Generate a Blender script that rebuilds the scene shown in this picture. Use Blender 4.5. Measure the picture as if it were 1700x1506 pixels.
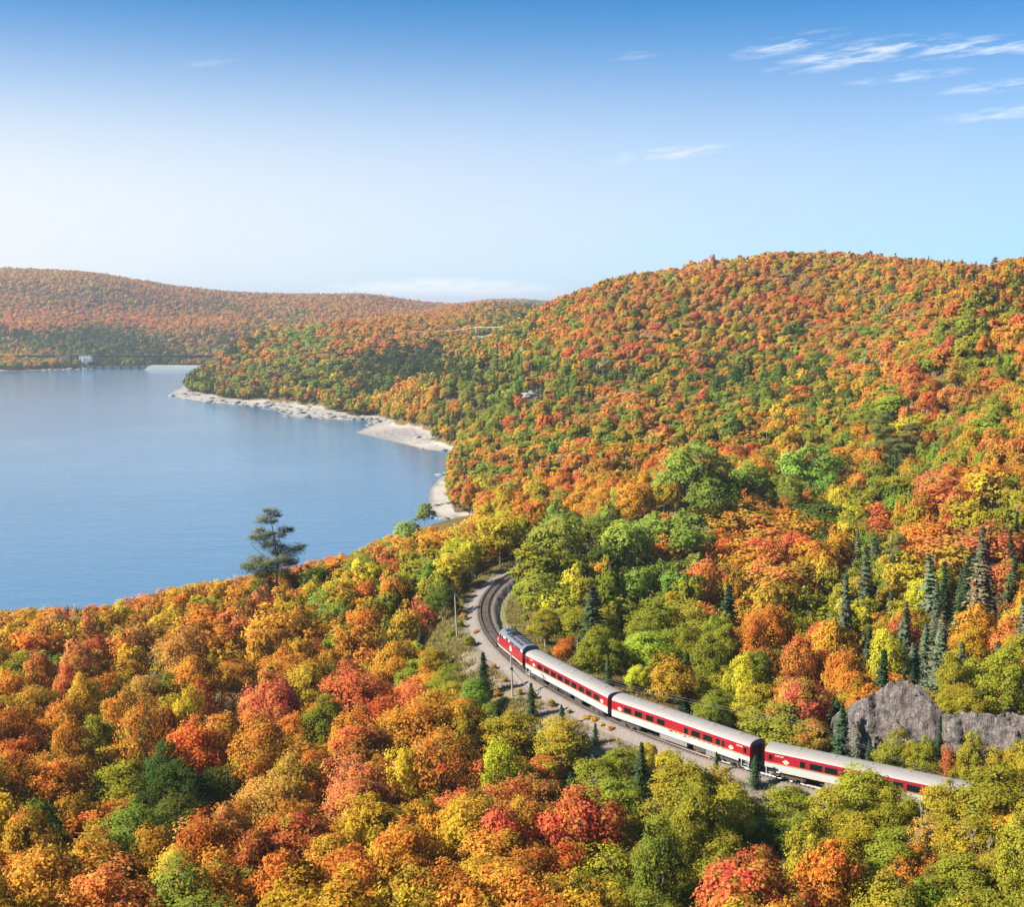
import bpy, math, random
import numpy as np
from mathutils import Vector, Matrix, noise

# ------------------------------------------------------------------ camera, light, exposure
SC = bpy.context.scene
for o in list(bpy.data.objects):
    bpy.data.objects.remove(o, do_unlink=True)
FPX, YH, CZ = 2100.0, 505.0, 100.0
PITCH = math.atan((753 - YH) / FPX)
cam_d = bpy.data.cameras.new('camera')
cam = bpy.data.objects.new('camera', cam_d)
SC.collection.objects.link(cam)
cam.location = (0, 0, CZ)
cam.rotation_euler = (math.pi / 2 - PITCH, 0, 0)
cam_d.sensor_width = 36
cam_d.sensor_fit = 'HORIZONTAL'
cam_d.lens = 36 * FPX / 1700
cam_d.clip_start = 1
cam_d.clip_end = 60000
SC.camera = cam
SC.render.resolution_x, SC.render.resolution_y = 1024, 908

SUN_EL = math.radians(36)
SUN_AZ = math.radians(-106)          # clockwise from +Y: the sun stands to the left, a little behind the camera
SUN_V = Vector((math.sin(SUN_AZ) * math.cos(SUN_EL), math.cos(SUN_AZ) * math.cos(SUN_EL), math.sin(SUN_EL)))
sun_d = bpy.data.lights.new('sun', 'SUN')
sun_d.energy = 4.9
sun_d.angle = math.radians(0.5)
sun_d.color = (1.0, 0.93, 0.83)
sun = bpy.data.objects.new('sun', sun_d)
SC.collection.objects.link(sun)
sun.rotation_euler = SUN_V.to_track_quat('Z', 'Y').to_euler()

SC.view_settings.view_transform = 'Standard'
SC.view_settings.look = 'None'
SC.view_settings.exposure = 1.12
SC.view_settings.gamma = 1
SC.view_settings.use_curve_mapping = False
SC.cycles.max_bounces = 5
SC.cycles.diffuse_bounces = 2
SC.cycles.glossy_bounces = 2
SC.cycles.transmission_bounces = 2
SC.cycles.volume_bounces = 0
SC.cycles.transparent_max_bounces = 4
SC.cycles.caustics_reflective = False
SC.cycles.caustics_refractive = False


class NT:
    """small helper for node trees"""
    def __init__(self, tree):
        self.t = tree
        self.n = tree.nodes
        self.n.clear()

    def add(self, kind, **kw):
        nd = self.n.new(kind)
        for k, v in kw.items():
            if k == 'inp':
                for i, val in v.items():
                    if hasattr(val, 'is_output') or isinstance(val, bpy.types.NodeSocket):
                        self.t.links.new(val, nd.inputs[i])
                    else:
                        nd.inputs[i].default_value = val
            else:
                setattr(nd, k, v)
        return nd

    def math(self, op, a, b=0.0, c=0.0, clamp=False):
        nd = self.add('ShaderNodeMath', operation=op, use_clamp=clamp, inp={0: a, 1: b, 2: c})
        return nd.outputs[0]

    def mix(self, f, a, b, blend='MIX'):
        nd = self.add('ShaderNodeMix', data_type='RGBA', blend_type=blend, clamp_factor=True)
        for s, v in ((nd.inputs[0], f), (nd.inputs[6], a), (nd.inputs[7], b)):
            if isinstance(v, bpy.types.NodeSocket):
                self.t.links.new(v, s)
            else:
                s.default_value = v if isinstance(v, (int, float)) else (tuple(v) + (1.0,))[:4]
        return nd.outputs[2]

    def ramp(self, fac, stops):
        nd = self.add('ShaderNodeValToRGB', inp={0: fac})
        e = nd.color_ramp.elements
        while len(e) > 1:
            e.remove(e[-1])
        e[0].position, e[0].color = stops[0][0], tuple(stops[0][1]) + (1,)
        for pos, c in stops[1:]:
            el = e.new(pos)
            el.color = tuple(c) + (1,)
        return nd.outputs[0]

    def noise(self, vec, scale, detail=4, rough=0.55):
        nd = self.add('ShaderNodeTexNoise', inp={'Scale': scale, 'Detail': detail, 'Roughness': rough})
        if vec is not None:
            self.t.links.new(vec, nd.inputs['Vector'])
        return nd.outputs['Fac']


# ------------------------------------------------------------------ sky
W = bpy.data.worlds.new('World')
SC.world = W
W.use_nodes = True
nt = NT(W.node_tree)
sky = nt.add('ShaderNodeTexSky', sky_type='NISHITA')
sky.sun_disc = False
sky.sun_elevation = SUN_EL
sky.sun_rotation = SUN_AZ
sky.altitude = 300
sky.air_density = 0.5
sky.dust_density = 0.2
sky.ozone_density = 6.0
geo = nt.add('ShaderNodeTexCoord')
sep = nt.add('ShaderNodeSeparateXYZ', inp={0: geo.outputs['Generated']})
dx, dy, dz = sep.outputs
ysafe = nt.math('MAXIMUM', dy, 0.02)
ax = nt.math('DIVIDE', dx, ysafe)
ez = nt.math('DIVIDE', dz, ysafe)
infront = nt.math('GREATER_THAN', dy, 0.1)


def sky_uv(px, py):
    u, v = (px - 850) / FPX, (py - 753) / FPX
    yy = math.cos(PITCH) - v * math.sin(PITCH)
    return u / yy, -(math.sin(PITCH) + v * math.cos(PITCH)) / yy


comb = nt.add('ShaderNodeCombineXYZ', inp={0: nt.math('MULTIPLY', ax, 27.0), 1: nt.math('MULTIPLY', nt.math('ADD', ez, nt.math('MULTIPLY', ax, -0.13)), 175.0), 2: 0.0})
wisp = nt.noise(comb.outputs[0], 1.0, 6, 0.62)
comb2 = nt.add('ShaderNodeCombineXYZ', inp={0: nt.math('MULTIPLY', ax, 60.0), 1: nt.math('MULTIPLY', ez, 190.0), 2: 3.0})
puff = nt.noise(comb2.outputs[0], 1.0, 5, 0.6)
cl = None
# cirrus wisps: pixel position on the photograph, half sizes in pixels, tilt, strength
for (cx, cy, ha, hb, tilt, st, src) in ((1310, 73, 85, 12, 0.20, .62, 0), (1430, 88, 135, 18, 0.15, .68, 0), (1640, 76, 150, 14, 0.07, .62, 0),
                                        (1510, 126, 90, 8, 0.10, .5, 0), (1690, 140, 130, 9, 0.08, .45, 0), (1680, 186, 110, 10, 0.10, .5, 0),
                                        (1110, 255, 95, 10, 0.12, .45, 0), (350, 103, 50, 5, 0.1, .16, 0), (1055, 92, 40, 6, 0.1, .16, 0),
                                        (735, 492, 190, 24, 0.0, 1.6, 1), (575, 477, 40, 7, 0.0, .6, 1)):
    u0, v0 = sky_uv(cx, cy)
    xa = nt.math('SUBTRACT', ax, u0)
    ya = nt.math('SUBTRACT', nt.math('SUBTRACT', ez, v0), nt.math('MULTIPLY', xa, tilt))
    q = nt.math('ADD', nt.math('POWER', nt.math('ABSOLUTE', nt.math('DIVIDE', xa, ha * 1.25 / FPX)), 2.0), nt.math('POWER', nt.math('ABSOLUTE', nt.math('DIVIDE', ya, hb * 1.35 / FPX)), 2.0))
    m = nt.math('SUBTRACT', 1.0, q, clamp=True)
    nz = nt.math('MULTIPLY_ADD', (puff if src else wisp), (3.2 if src else 5.0), (-.75 if src else -2.2), clamp=True)
    m = nt.math('MULTIPLY', nt.math('MULTIPLY', m, nz), st)
    cl = m if cl is None else nt.math('MAXIMUM', cl, m)
cl = nt.math('MULTIPLY', cl, infront, clamp=True)
hs = nt.add('ShaderNodeHueSaturation', inp={'Hue': 0.5, 'Saturation': 1.15, 'Value': 1.0, 'Color': nt.mix(1.0, sky.outputs[0], (.14, .88, 1.0), 'MULTIPLY')})
# pale aerosol veil: thickest at the horizon all the way round, brighter towards the sun
sdot = nt.add('ShaderNodeVectorMath', operation='DOT_PRODUCT', inp={0: geo.outputs['Generated'], 1: tuple(SUN_V)}).outputs['Value']
toward = nt.math('MULTIPLY_ADD', sdot, .5, .5)
el = nt.math('DIVIDE', nt.math('MAXIMUM', dz, 0.0), 0.170)
veil = nt.math('MULTIPLY', nt.math('POWER', 2.71828, nt.math('MULTIPLY', nt.math('POWER', el, 3.4), -1.0)), nt.math('MULTIPLY_ADD', toward, 1.62, .12), clamp=True)
skyv = nt.mix(veil, hs.outputs[0], (4.95, 5.15, 5.3))
skyc = nt.mix(nt.math('MULTIPLY', cl, 0.85), skyv, (6.6, 6.6, 6.65))
bg = nt.add('ShaderNodeBackground', inp={0: skyc, 1: 0.087})
nt.add('ShaderNodeOutputWorld', inp={0: bg.outputs[0]})

# ------------------------------------------------------------------ measured geometry


def ray(px, py):
    u, v = (px - 850) / FPX, (py - 753) / FPX
    yy = math.cos(PITCH) - v * math.sin(PITCH)
    return u / yy, -(math.sin(PITCH) + v * math.cos(PITCH)) / yy      # dX/dY, dZ/dY


def at(px, py, Y):
    a, b = ray(px, py)
    return np.array([a * Y, Y, CZ + b * Y])


def at_z(px, py, Z):
    a, b = ray(px, py)
    Y = (Z - CZ) / b
    return np.array([a * Y, Y, Z])


def project(P):
    P = np.atleast_2d(P).astype(float)
    cp, sp = math.cos(PITCH), math.sin(PITCH)
    z = P[:, 1] * cp - (P[:, 2] - CZ) * sp
    up = P[:, 1] * sp + (P[:, 2] - CZ) * cp
    z = np.maximum(z, .1)
    return 850 + FPX * P[:, 0] / z, 753 - FPX * up / z, z


# railway centre line, rail tops at z = 40
RAIL_Z = 40.0
TP = np.array([[45.0, 337.01], [41.06, 332.47], [36.95, 328.07], [32.75, 323.76], [28.52, 319.48], [24.34, 315.17], [20.26, 310.76], [16.35, 306.2], [12.66, 301.47], [9.24, 296.54], [6.13, 291.41], [3.35, 286.09], [0.93, 280.59], [-1.1, 274.94], [-2.75, 269.16], [-4.01, 263.28], [-4.88, 257.33], [-5.37, 251.35], [-5.49, 245.35], [-5.26, 239.37], [-4.7, 233.4], [-3.82, 227.48], [-2.65, 221.6], [-1.19, 215.79], [0.53, 210.05], [2.51, 204.38], [4.73, 198.8], [7.19, 193.31], [9.9, 187.94], [12.84, 182.7], [16.03, 177.6], [19.46, 172.68], [23.15, 167.95], [27.1, 163.45], [31.31, 159.2], [35.77, 155.22], [40.48, 151.52], [45.42, 148.12], [50.58, 145.0], [55.92, 142.16], [61.4, 139.55], [66.98, 137.14], [72.61, 134.87], [78.23, 132.67], [83.8, 130.46], [89.28, 128.19], [94.64, 125.8], [99.91, 123.3]])
_d = TP[-1] - TP[-2]
TP = np.vstack([TP, TP[-1] + _d / np.linalg.norm(_d) * 6, TP[-1] + _d / np.linalg.norm(_d) * 24, TP[-1] + _d / np.linalg.norm(_d) * 60])
_d0 = TP[0] - TP[1]
TP = np.vstack([TP[0] + _d0 / np.linalg.norm(_d0) * 12, TP[0] + _d0 / np.linalg.norm(_d0) * 6, TP])
TS = np.r_[0, np.cumsum(np.linalg.norm(np.diff(TP, axis=0), axis=1))]


def track_pos(s):
    s = np.atleast_1d(np.asarray(s, float))
    i = np.clip(np.searchsorted(TS, s) - 1, 1, len(TS) - 3)
    p0, p1, p2, p3 = TP[i - 1], TP[i], TP[i + 1], TP[i + 2]
    t = ((s - TS[i]) / (TS[i + 1] - TS[i]))[:, None]
    return 0.5 * (2 * p1 + (p2 - p0) * t + (2 * p0 - 5 * p1 + 4 * p2 - p3) * t ** 2 + (3 * p1 - p0 - 3 * p2 + p3) * t ** 3)


def track_dir(s):
    d = track_pos(np.asarray(s) + .4) - track_pos(np.asarray(s) - .4)
    return d / np.linalg.norm(d, axis=1)[:, None]


TDS = np.arange(5, TS[-1] - 5, 1.0)
TD = track_pos(TDS)
TDN = track_dir(TDS)


def track_dist(X, Y):
    """signed distance from the centre line (+ = inner/right/uphill side) and the arc length"""
    X = np.ravel(X); Y = np.ravel(Y)
    out = np.empty(len(X)); ss = np.empty(len(X))
    for a in range(0, len(X), 20000):
        x = X[a:a + 20000, None] - TD[None, :, 0]
        y = Y[a:a + 20000, None] - TD[None, :, 1]
        d2 = x * x + y * y
        k = d2.argmin(1)
        r = np.arange(len(k))
        t = TDN[k]
        side = t[:, 0] * y[r, k] - t[:, 1] * x[r, k]       # left of travel (front to rear) = uphill side
        out[a:a + 20000] = np.sqrt(d2[r, k]) * np.where(side >= 0, 1, -1)
        ss[a:a + 20000] = TDS[k]
    return out, ss


def s_near(x, y):
    return TDS[np.argmin((TD[:, 0] - x) ** 2 + (TD[:, 1] - y) ** 2)]


# lake shore: pixels on the water line (z = 0), with the width of bare beach there
shore_px = [(740.8, 868, 14), (716, 848, 15), (711, 833, 15), (712.8, 813.6, 14), (727.6, 795.5, 10), (742, 786, 2), (750, 770, 2), (758, 754, 4), (764, 748, 14), (736, 748, 20), (711, 747.7, 26), (661.7, 736, 48),
            (619, 726, 60), (589, 718.8, 60), (606, 711, 50), (622, 704.5, 20), (626, 697, 8), (612, 696.7, 22), (563, 696.7, 34), (523, 693, 40), (477, 691.8, 55), (480, 685, 45), (447.6, 677, 38), (414.7, 672.6, 38),
            (348.8, 668.7, 42), (299, 662, 50), (283, 653.9, 45), (288, 648, 20), (306, 640, 5), (325, 628, 4), (340, 618, 3), (352, 611.5, 3), (300, 611, 3), (237, 611, 3), (156, 612.7, 3), (64, 615, 12), (0, 616.5, 22), (-90, 618, 22), (-220, 616, 10)]
LAKE = [tuple(at_z(a, b, 0.0)[:2]) + (w * .72,) for a, b, w in shore_px]
LAKE = [(-25, 590, 8), (-29, 572, 12)] + LAKE[0:0] + [LAKE[0]] + LAKE[1:] + [(-1700, 1700, 5), (-1900, 900, 5), (-1400, 250, 5), (-900, 60, 3), (-520, 150, 3), (-300, 255, 3), (-160, 362, 3), (-95, 430, 3), (-55, 495, 3), (-34, 545, 5)]
LK = np.array(LAKE)


def lake_sd(X, Y):
    """signed distance to the shore, + on land, and the beach width at the nearest shore point"""
    X = np.ravel(X); Y = np.ravel(Y)
    best = np.full(len(X), 1e18); wb = np.zeros(len(X)); inside = np.zeros(len(X), bool)
    n = len(LK)
    for i in range(n):
        a, b = LK[i], LK[(i + 1) % n]
        ex, ey = b[0] - a[0], b[1] - a[1]
        L2 = ex * ex + ey * ey
        t = np.clip(((X - a[0]) * ex + (Y - a[1]) * ey) / L2, 0, 1)
        d = (X - a[0] - t * ex) ** 2 + (Y - a[1] - t * ey) ** 2
        m = d < best
        best[m] = d[m]
        wb[m] = (a[2] + (b[2] - a[2]) * t)[m]
        c = ((a[1] > Y) != (b[1] > Y)) & (X < ex * (Y - a[1]) / (ey if abs(ey) > 1e-9 else 1e-9) + a[0])
        inside ^= c
    d = np.sqrt(best)
    return np.where(inside, -d, d), wb


# terrain control points: photograph pixel on the canopy, distance, canopy height above ground
CP = []


def cp(px, py, Y, off=9.5):
    p = at(px, py, Y)
    CP.append((p[0], p[1], p[2] - off))


def cw(x, y, z):
    CP.append((x, y, z))


# near slope below the camera, left
for a in ((0, 1030, 262), (-150, 1060, 262), (200, 1010, 285), (400, 965, 305), (520, 935, 318), (650, 893, 335), (0, 1150, 200), (200, 1150, 205), (400, 1120, 215), (560, 1050, 245), (640, 1000, 270), (0, 1280, 148), (200, 1280, 150), (420, 1280, 152),
          (600, 1200, 175), (700, 1100, 215), (720, 1010, 255), (0, 1420, 116), (200, 1450, 108), (420, 1420, 112), (640, 1420, 115), (740, 1300, 140), (780, 1200, 172), (850, 1400, 120), (1000, 1400, 121), (1000, 1310, 141), (1150, 1420, 119),
          (1350, 1420, 117), (1550, 1420, 116), (1700, 1420, 115), (1850, 1420, 115), (900, 1250, 160), (1350, 1330, 134), (1600, 1300, 133)):
    cp(*a)
cw(-40, 60, 50); cw(0, 60, 50); cw(40, 60, 48); cw(0, 30, 55); cw(-80, 60, 48); cw(80, 60, 46)
# behind the crest the slope drops to the water
cw(-150, 340, 10); cw(-100, 400, 8); cw(-60, 470, 7); cw(-260, 240, 12); cw(-30, 520, 10); cw(-20, 430, 24)
# strip beside and beyond the curve
for a in ((780, 862, 372), (880, 850, 385), (960, 830, 400), (800, 790, 610, 14), (760, 740, 700, 15), (900, 760, 560), (860, 710, 680), (900, 820, 450), (850, 655, 790), (800, 640, 900), (745, 615, 1060), (670, 645, 1010, 14), (820, 590, 1020)):
    cp(*a)
# track level
for s in range(20, int(TS[-1]) - 60, 14):
    q = track_pos(s)[0]
    cw(q[0], q[1], 39.0)
# valley behind the train and the right hillside
for a in ((1000, 880, 330), (1140, 850, 335, 13), (1140, 745, 365, 14), (1100, 1000, 245), (1000, 960, 262), (1250, 950, 265), (1250, 850, 345), (1250, 750, 455), (1100, 800, 420), (1000, 720, 545), (1100, 690, 580), (1400, 1000, 250), (1400, 850, 335),
          (1400, 700, 530), (1300, 690, 560), (1200, 655, 670), (1000, 650, 735), (1380, 660, 610), (1250, 1080, 205), (1400, 1110, 192), (1550, 850, 300), (1550, 1000, 222), (1700, 1000, 215), (1700, 850, 270), (1550, 700, 430), (1700, 700, 350),
          (1550, 600, 560), (1700, 600, 430), (1550, 520, 720), (1700, 500, 570), (1700, 440, 710), (1850, 430, 650), (1850, 700, 320), (1850, 1000, 205), (1600, 455, 850), (1560, 440, 960), (1380, 422, 1080), (1400, 500, 900), (1400, 600, 715),
          (1200, 440, 1060), (1200, 520, 900), (1200, 600, 780), (1000, 482, 1060), (1000, 570, 860), (900, 560, 1050), (920, 500, 1260), (880, 620, 880), (1480, 430, 1060), (1300, 428, 1080), (1100, 458, 1060)):
    cp(*a)
# dip behind the shoulder of the right hillside
for a in ((1640, 452, 640), (1565, 540, 560), (1500, 620, 510)):
    cp(*a)
cw(.372 * 790, 790, 92); cw(.33 * 690, 690, 76); cw(.30 * 620, 620, 60)
# hidden back of the big hill
for (x, y, z) in ((250, 1500, 90), (120, 1500, 75), (450, 1300, 90), (600, 1000, 95), (320, 2000, 60), (700, 1800, 70), (900, 900, 90), (150, 2300, 70)):
    cw(x, y, z)
# ridge of the peninsula
for a in ((440, 549, 1660), (540, 549, 1640), (640, 550, 1620), (740, 553, 1600), (840, 549, 1600), (400, 570, 1620), (370, 598, 1620, 12), (330, 640, 1440, 12), (420, 640, 1340), (420, 590, 1530), (520, 600, 1420), (560, 650, 1190, 13), (620, 655, 1160, 14), (620, 590, 1370), (520, 640, 1230, 13),
          (700, 590, 1350), (700, 570, 1480), (800, 570, 1420), (480, 570, 1560), (880, 530, 1500), (940, 510, 1420), (840, 520, 1800), (760, 515, 2300), (800, 504, 2500)):
    cp(*a)
# far side of the bay
for a in ((0, 545, 2380), (150, 545, 2400), (300, 550, 2400), (390, 545, 2420), (0, 528, 2700), (150, 530, 2700), (300, 530, 2700), (0, 596, 2110, 12), (200, 592, 2150, 12), (330, 592, 2160, 12), (0, 515, 2780), (150, 515, 2780), (300, 518, 2800), (0, 455, 3250), (100, 455, 3250), (200, 466, 3250),
          (300, 483, 3300), (370, 490, 3350), (-150, 458, 3250), (-150, 530, 2700), (-150, 596, 2110), (450, 493, 3400), (520, 492, 3500), (590, 490, 3500), (640, 495, 3450), (690, 514, 3350), (450, 520, 2800), (550, 530, 2600), (650, 525, 2600), (720, 519, 3000), (430, 540, 2450)):
    cp(*a)
for a in ((640, 508, 5200), (740, 509, 5300), (800, 499, 5400), (850, 497, 5400), (900, 500, 5400), (1000, 510, 5600), (400, 505, 5200), (1400, 510, 5600), (100, 505, 5200)):
    cp(*a)
# the lake bed side stays low
for (x, y) in ((-400, 1500), (-600, 1200), (-400, 900), (-200, 700), (-800, 800), (-500, 500), (-700, 1800), (-1000, 1300)):
    cw(x, y, 3)
CP = np.array(CP)


def _dom(X, Y):
    Y = np.maximum(np.asarray(Y, float), 40.0)
    return np.clip(np.asarray(X, float) / Y, -.75, .75) * 2.6, np.log(Y)


def _U(r2):
    r2 = np.maximum(r2, 1e-12)
    return r2 * np.log(r2)


_ca, _cb = _dom(CP[:, 0], CP[:, 1])
_n = len(CP)
_K = _U((_ca[:, None] - _ca[None]) ** 2 + (_cb[:, None] - _cb[None]) ** 2) + np.eye(_n) * 2e-4
_P = np.c_[np.ones(_n), _ca, _cb]
_A = np.block([[_K, _P], [_P.T, np.zeros((3, 3))]])
_S = np.linalg.solve(_A, np.r_[CP[:, 2], 0, 0, 0])


def hill(X, Y):
    X = np.ravel(X); Y = np.ravel(Y)
    a, b = _dom(X, Y)
    out = np.empty(len(X))
    for i in range(0, len(X), 20000):
        aa, bb = a[i:i + 20000], b[i:i + 20000]
        k = _U((aa[:, None] - _ca[None]) ** 2 + (bb[:, None] - _cb[None]) ** 2)
        out[i:i + 20000] = k @ _S[:_n] + _S[_n] + _S[_n + 1] * aa + _S[_n + 2] * bb
    return out


S_FRONT = s_near(-1.9, 218.0)           # where the locomotive's nose stands
CLIFF_S0, CLIFF_S1 = s_near(39.5, 152.5), s_near(112, 118)
CLIFF_OFF = 7.5


def sm(x, a, b):
    t = np.clip((x - a) / (b - a), 0, 1)
    return t * t * (3 - 2 * t)


def ground(X, Y, full=False):
    shape = np.shape(X)
    X = np.ravel(np.asarray(X, float)); Y = np.ravel(np.asarray(Y, float))
    h = np.maximum(hill(X, Y), 1.0)
    rough = np.sin(X * .031 + 1.3 * np.sin(Y * .017)) * np.cos(Y * .027 + np.sin(X * .013)) + .5 * np.sin(X * .083 + Y * .05) * np.sin(Y * .071 - X * .02)
    h = h + rough * np.clip((Y - 120) / 900, 0.12, 1.0) * 1.6
    sd, wb = lake_sd(X, Y)
    wob = 1 + .35 * np.sin(X * .09) * np.sin(Y * .075)
    wb2 = wb * wob
    bank = .075 * np.maximum(sd, 0) + .9 * np.maximum(sd - wb2, 0)
    k = 1.5
    hh = np.where(sd > 0, -np.log(np.exp(-np.minimum(np.maximum(h, .1), 300) / k) + np.exp(-np.minimum(bank, 300) / k) + 1e-120) * k, h)
    hh = np.where(sd > 0, np.maximum(hh, np.minimum(.075 * sd, 1.2)), -np.minimum(.09 * -sd, 12) - .02)
    # railway shelf
    td, ts = track_dist(X, Y)
    incl = (ts > CLIFF_S0 - 2) & (td > 0)
    r_out = np.where(td > 0, np.where(incl, CLIFF_OFF + 2.2, 20.0), 18.0)
    r_in = np.where(td > 0, np.where(incl, CLIFF_OFF + .6, 5.0), 3.6)
    drop = np.where(td < 0, 0.0, 0.2)
    t = 1 - sm(np.abs(td), r_in, r_out)
    shelf = RAIL_Z - 0.95 - drop - np.where(incl, 0, .03 * np.maximum(np.abs(td) - 4, 0))
    hh = hh * (1 - t) + shelf * t
    if full:
        return hh.reshape(shape), sd.reshape(shape), wb2.reshape(shape), td.reshape(shape), ts.reshape(shape)
    return hh.reshape(shape)

# ------------------------------------------------------------------ mesh and object helpers
def link(o, parent=None):
    SC.collection.objects.link(o)
    if parent is not None:
        o.parent = parent
    return o


def props(o, label=None, cat=None, group=None, kind=None):
    for k, v in (('label', label), ('category', cat), ('group', group), ('kind', kind)):
        if v:
            o[k] = v
    return o


def empty(name, loc=(0, 0, 0), rz=0.0, label=None, cat=None, group=None):
    o = bpy.data.objects.new(name, None)
    o.empty_display_size = .3
    o.location = loc
    o.rotation_euler = (0, 0, rz)
    link(o)
    return props(o, label, cat, group)


def np_mesh(name, V, F, mats=(), mi=None, smooth=False, attrs=None):
    """V (n,3), F (m,k) with constant k, or a list of tuples"""
    me = bpy.data.meshes.new(name)
    if isinstance(F, np.ndarray):
        V = np.asarray(V, np.float32)
        m, k = F.shape
        me.vertices.add(len(V))
        me.vertices.foreach_set('co', V.ravel())
        me.loops.add(m * k)
        me.loops.foreach_set('vertex_index', F.ravel().astype(np.int32))
        me.polygons.add(m)
        me.polygons.foreach_set('loop_start', np.arange(0, m * k, k, dtype=np.int32))
        me.polygons.foreach_set('loop_total', np.full(m, k, np.int32))
    else:
        me.from_pydata([tuple(map(float, v)) for v in V], [], [tuple(f) for f in F])
    for mt in mats:
        me.materials.append(mt)
    if mi is not None:
        me.polygons.foreach_set('material_index', np.asarray(mi, np.int32))
    if smooth:
        me.polygons.foreach_set('use_smooth', np.ones(len(me.polygons), bool))
    for nm, (ty, arr) in (attrs or {}).items():
        a = me.attributes.new(nm, ty, 'POINT')
        a.data.foreach_set({'FLOAT': 'value', 'FLOAT_VECTOR': 'vector'}.get(ty, 'color'), np.asarray(arr, np.float32).ravel())
    me.update()
    me.validate()
    return me


class MB:
    """collects boxes, tubes, lofts and polygons into one mesh"""
    def __init__(self):
        self.v, self.f, self.m = [], [], []

    def add(self, vs, fs, m=0):
        b = len(self.v)
        self.v += [tuple(map(float, q)) for q in vs]
        self.f += [tuple(b + i for i in f) for f in fs]
        self.m += [m] * len(fs)
        return self

    def box(self, x0, x1, y0, y1, z0, z1, m=0):
        vs = [(x, y, z) for x in (x0, x1) for y in (y0, y1) for z in (z0, z1)]
        return self.add(vs, [(0, 1, 3, 2), (4, 6, 7, 5), (0, 4, 5, 1), (2, 3, 7, 6), (0, 2, 6, 4), (1, 5, 7, 3)], m)

    def tube(self, pts, rad, sides=6, m=0, cap=True):
        pts = [Vector(p) for p in pts]
        n = len(pts)
        if not hasattr(rad, '__len__'):
            rad = [rad] * n
        b = len(self.v)
        for i, p in enumerate(pts):
            d = (pts[min(i + 1, n - 1)] - pts[max(i - 1, 0)])
            d = d.normalized() if d.length > 1e-9 else Vector((0, 0, 1))
            a = d.cross(Vector((0, 0, 1)) if abs(d.z) < .9 else Vector((1, 0, 0))).normalized()
            c = d.cross(a)
            for k in range(sides):
                t = 2 * math.pi * k / sides
                q = p + (a * math.cos(t) + c * math.sin(t)) * rad[i]
                self.v.append((q.x, q.y, q.z))
        for i in range(n - 1):
            for k in range(sides):
                k2 = (k + 1) % sides
                self.f.append((b + i * sides + k, b + i * sides + k2, b + (i + 1) * sides + k2, b + (i + 1) * sides + k))
                self.m.append(m)
        if cap:
            self.f.append(tuple(b + k for k in range(sides - 1, -1, -1)))
            self.f.append(tuple(b + (n - 1) * sides + k for k in range(sides)))
            self.m += [m, m]
        return self

    def disc(self, c, axis, r, w, sides=14, m=0):
        a = Vector(axis).normalized() * (w / 2)
        return self.tube([Vector(c) - a, Vector(c) + a], r, sides, m)

    def mesh(self, name, mats, smooth=False):
        me = np_mesh(name, self.v, self.f, mats if isinstance(mats, (list, tuple)) else [mats], self.m)
        if smooth:
            me.polygons.foreach_set('use_smooth', np.ones(len(me.polygons), bool))
        return me

    def obj(self, name, mats, parent=None, smooth=False, loc=None, rz=None):
        o = bpy.data.objects.new(name, self.mesh(name, mats, smooth))
        link(o, parent)
        if loc is not None:
            o.location = loc
        if rz is not None:
            o.rotation_euler = (0, 0, rz)
        return o


def new_mat(name):
    m = bpy.data.materials.new(name)
    m.use_nodes = True
    return m, NT(m.node_tree)


def paint(name, col, rough=.45, metal=0.0, wear=.12, scale=3.0, spec=.4):
    """painted or plain surface with a little dirt of its own"""
    m, t = new_mat(name)
    tc = t.add('ShaderNodeTexCoord')
    n1 = t.noise(tc.outputs['Object'], scale, 5, .6)
    n2 = t.noise(tc.outputs['Object'], scale * 7, 3, .6)
    f = t.math('MULTIPLY', t.math('MULTIPLY_ADD', n1, 1.6, -.3, clamp=True), wear * 2)
    f = t.math('ADD', f, t.math('MULTIPLY', n2, wear * .5))
    dirt = tuple(c * .45 + .06 * w for c, w in zip(col, (1.0, .85, .65)))
    c = t.mix(f, col, dirt)
    b = t.add('ShaderNodeBsdfPrincipled', inp={'Base Color': c, 'Roughness': t.math('MULTIPLY_ADD', n1, .2, rough - .1), 'Metallic': metal, 'Specular IOR Level': spec})
    t.add('ShaderNodeOutputMaterial', inp={0: b.outputs[0]})
    return m


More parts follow.
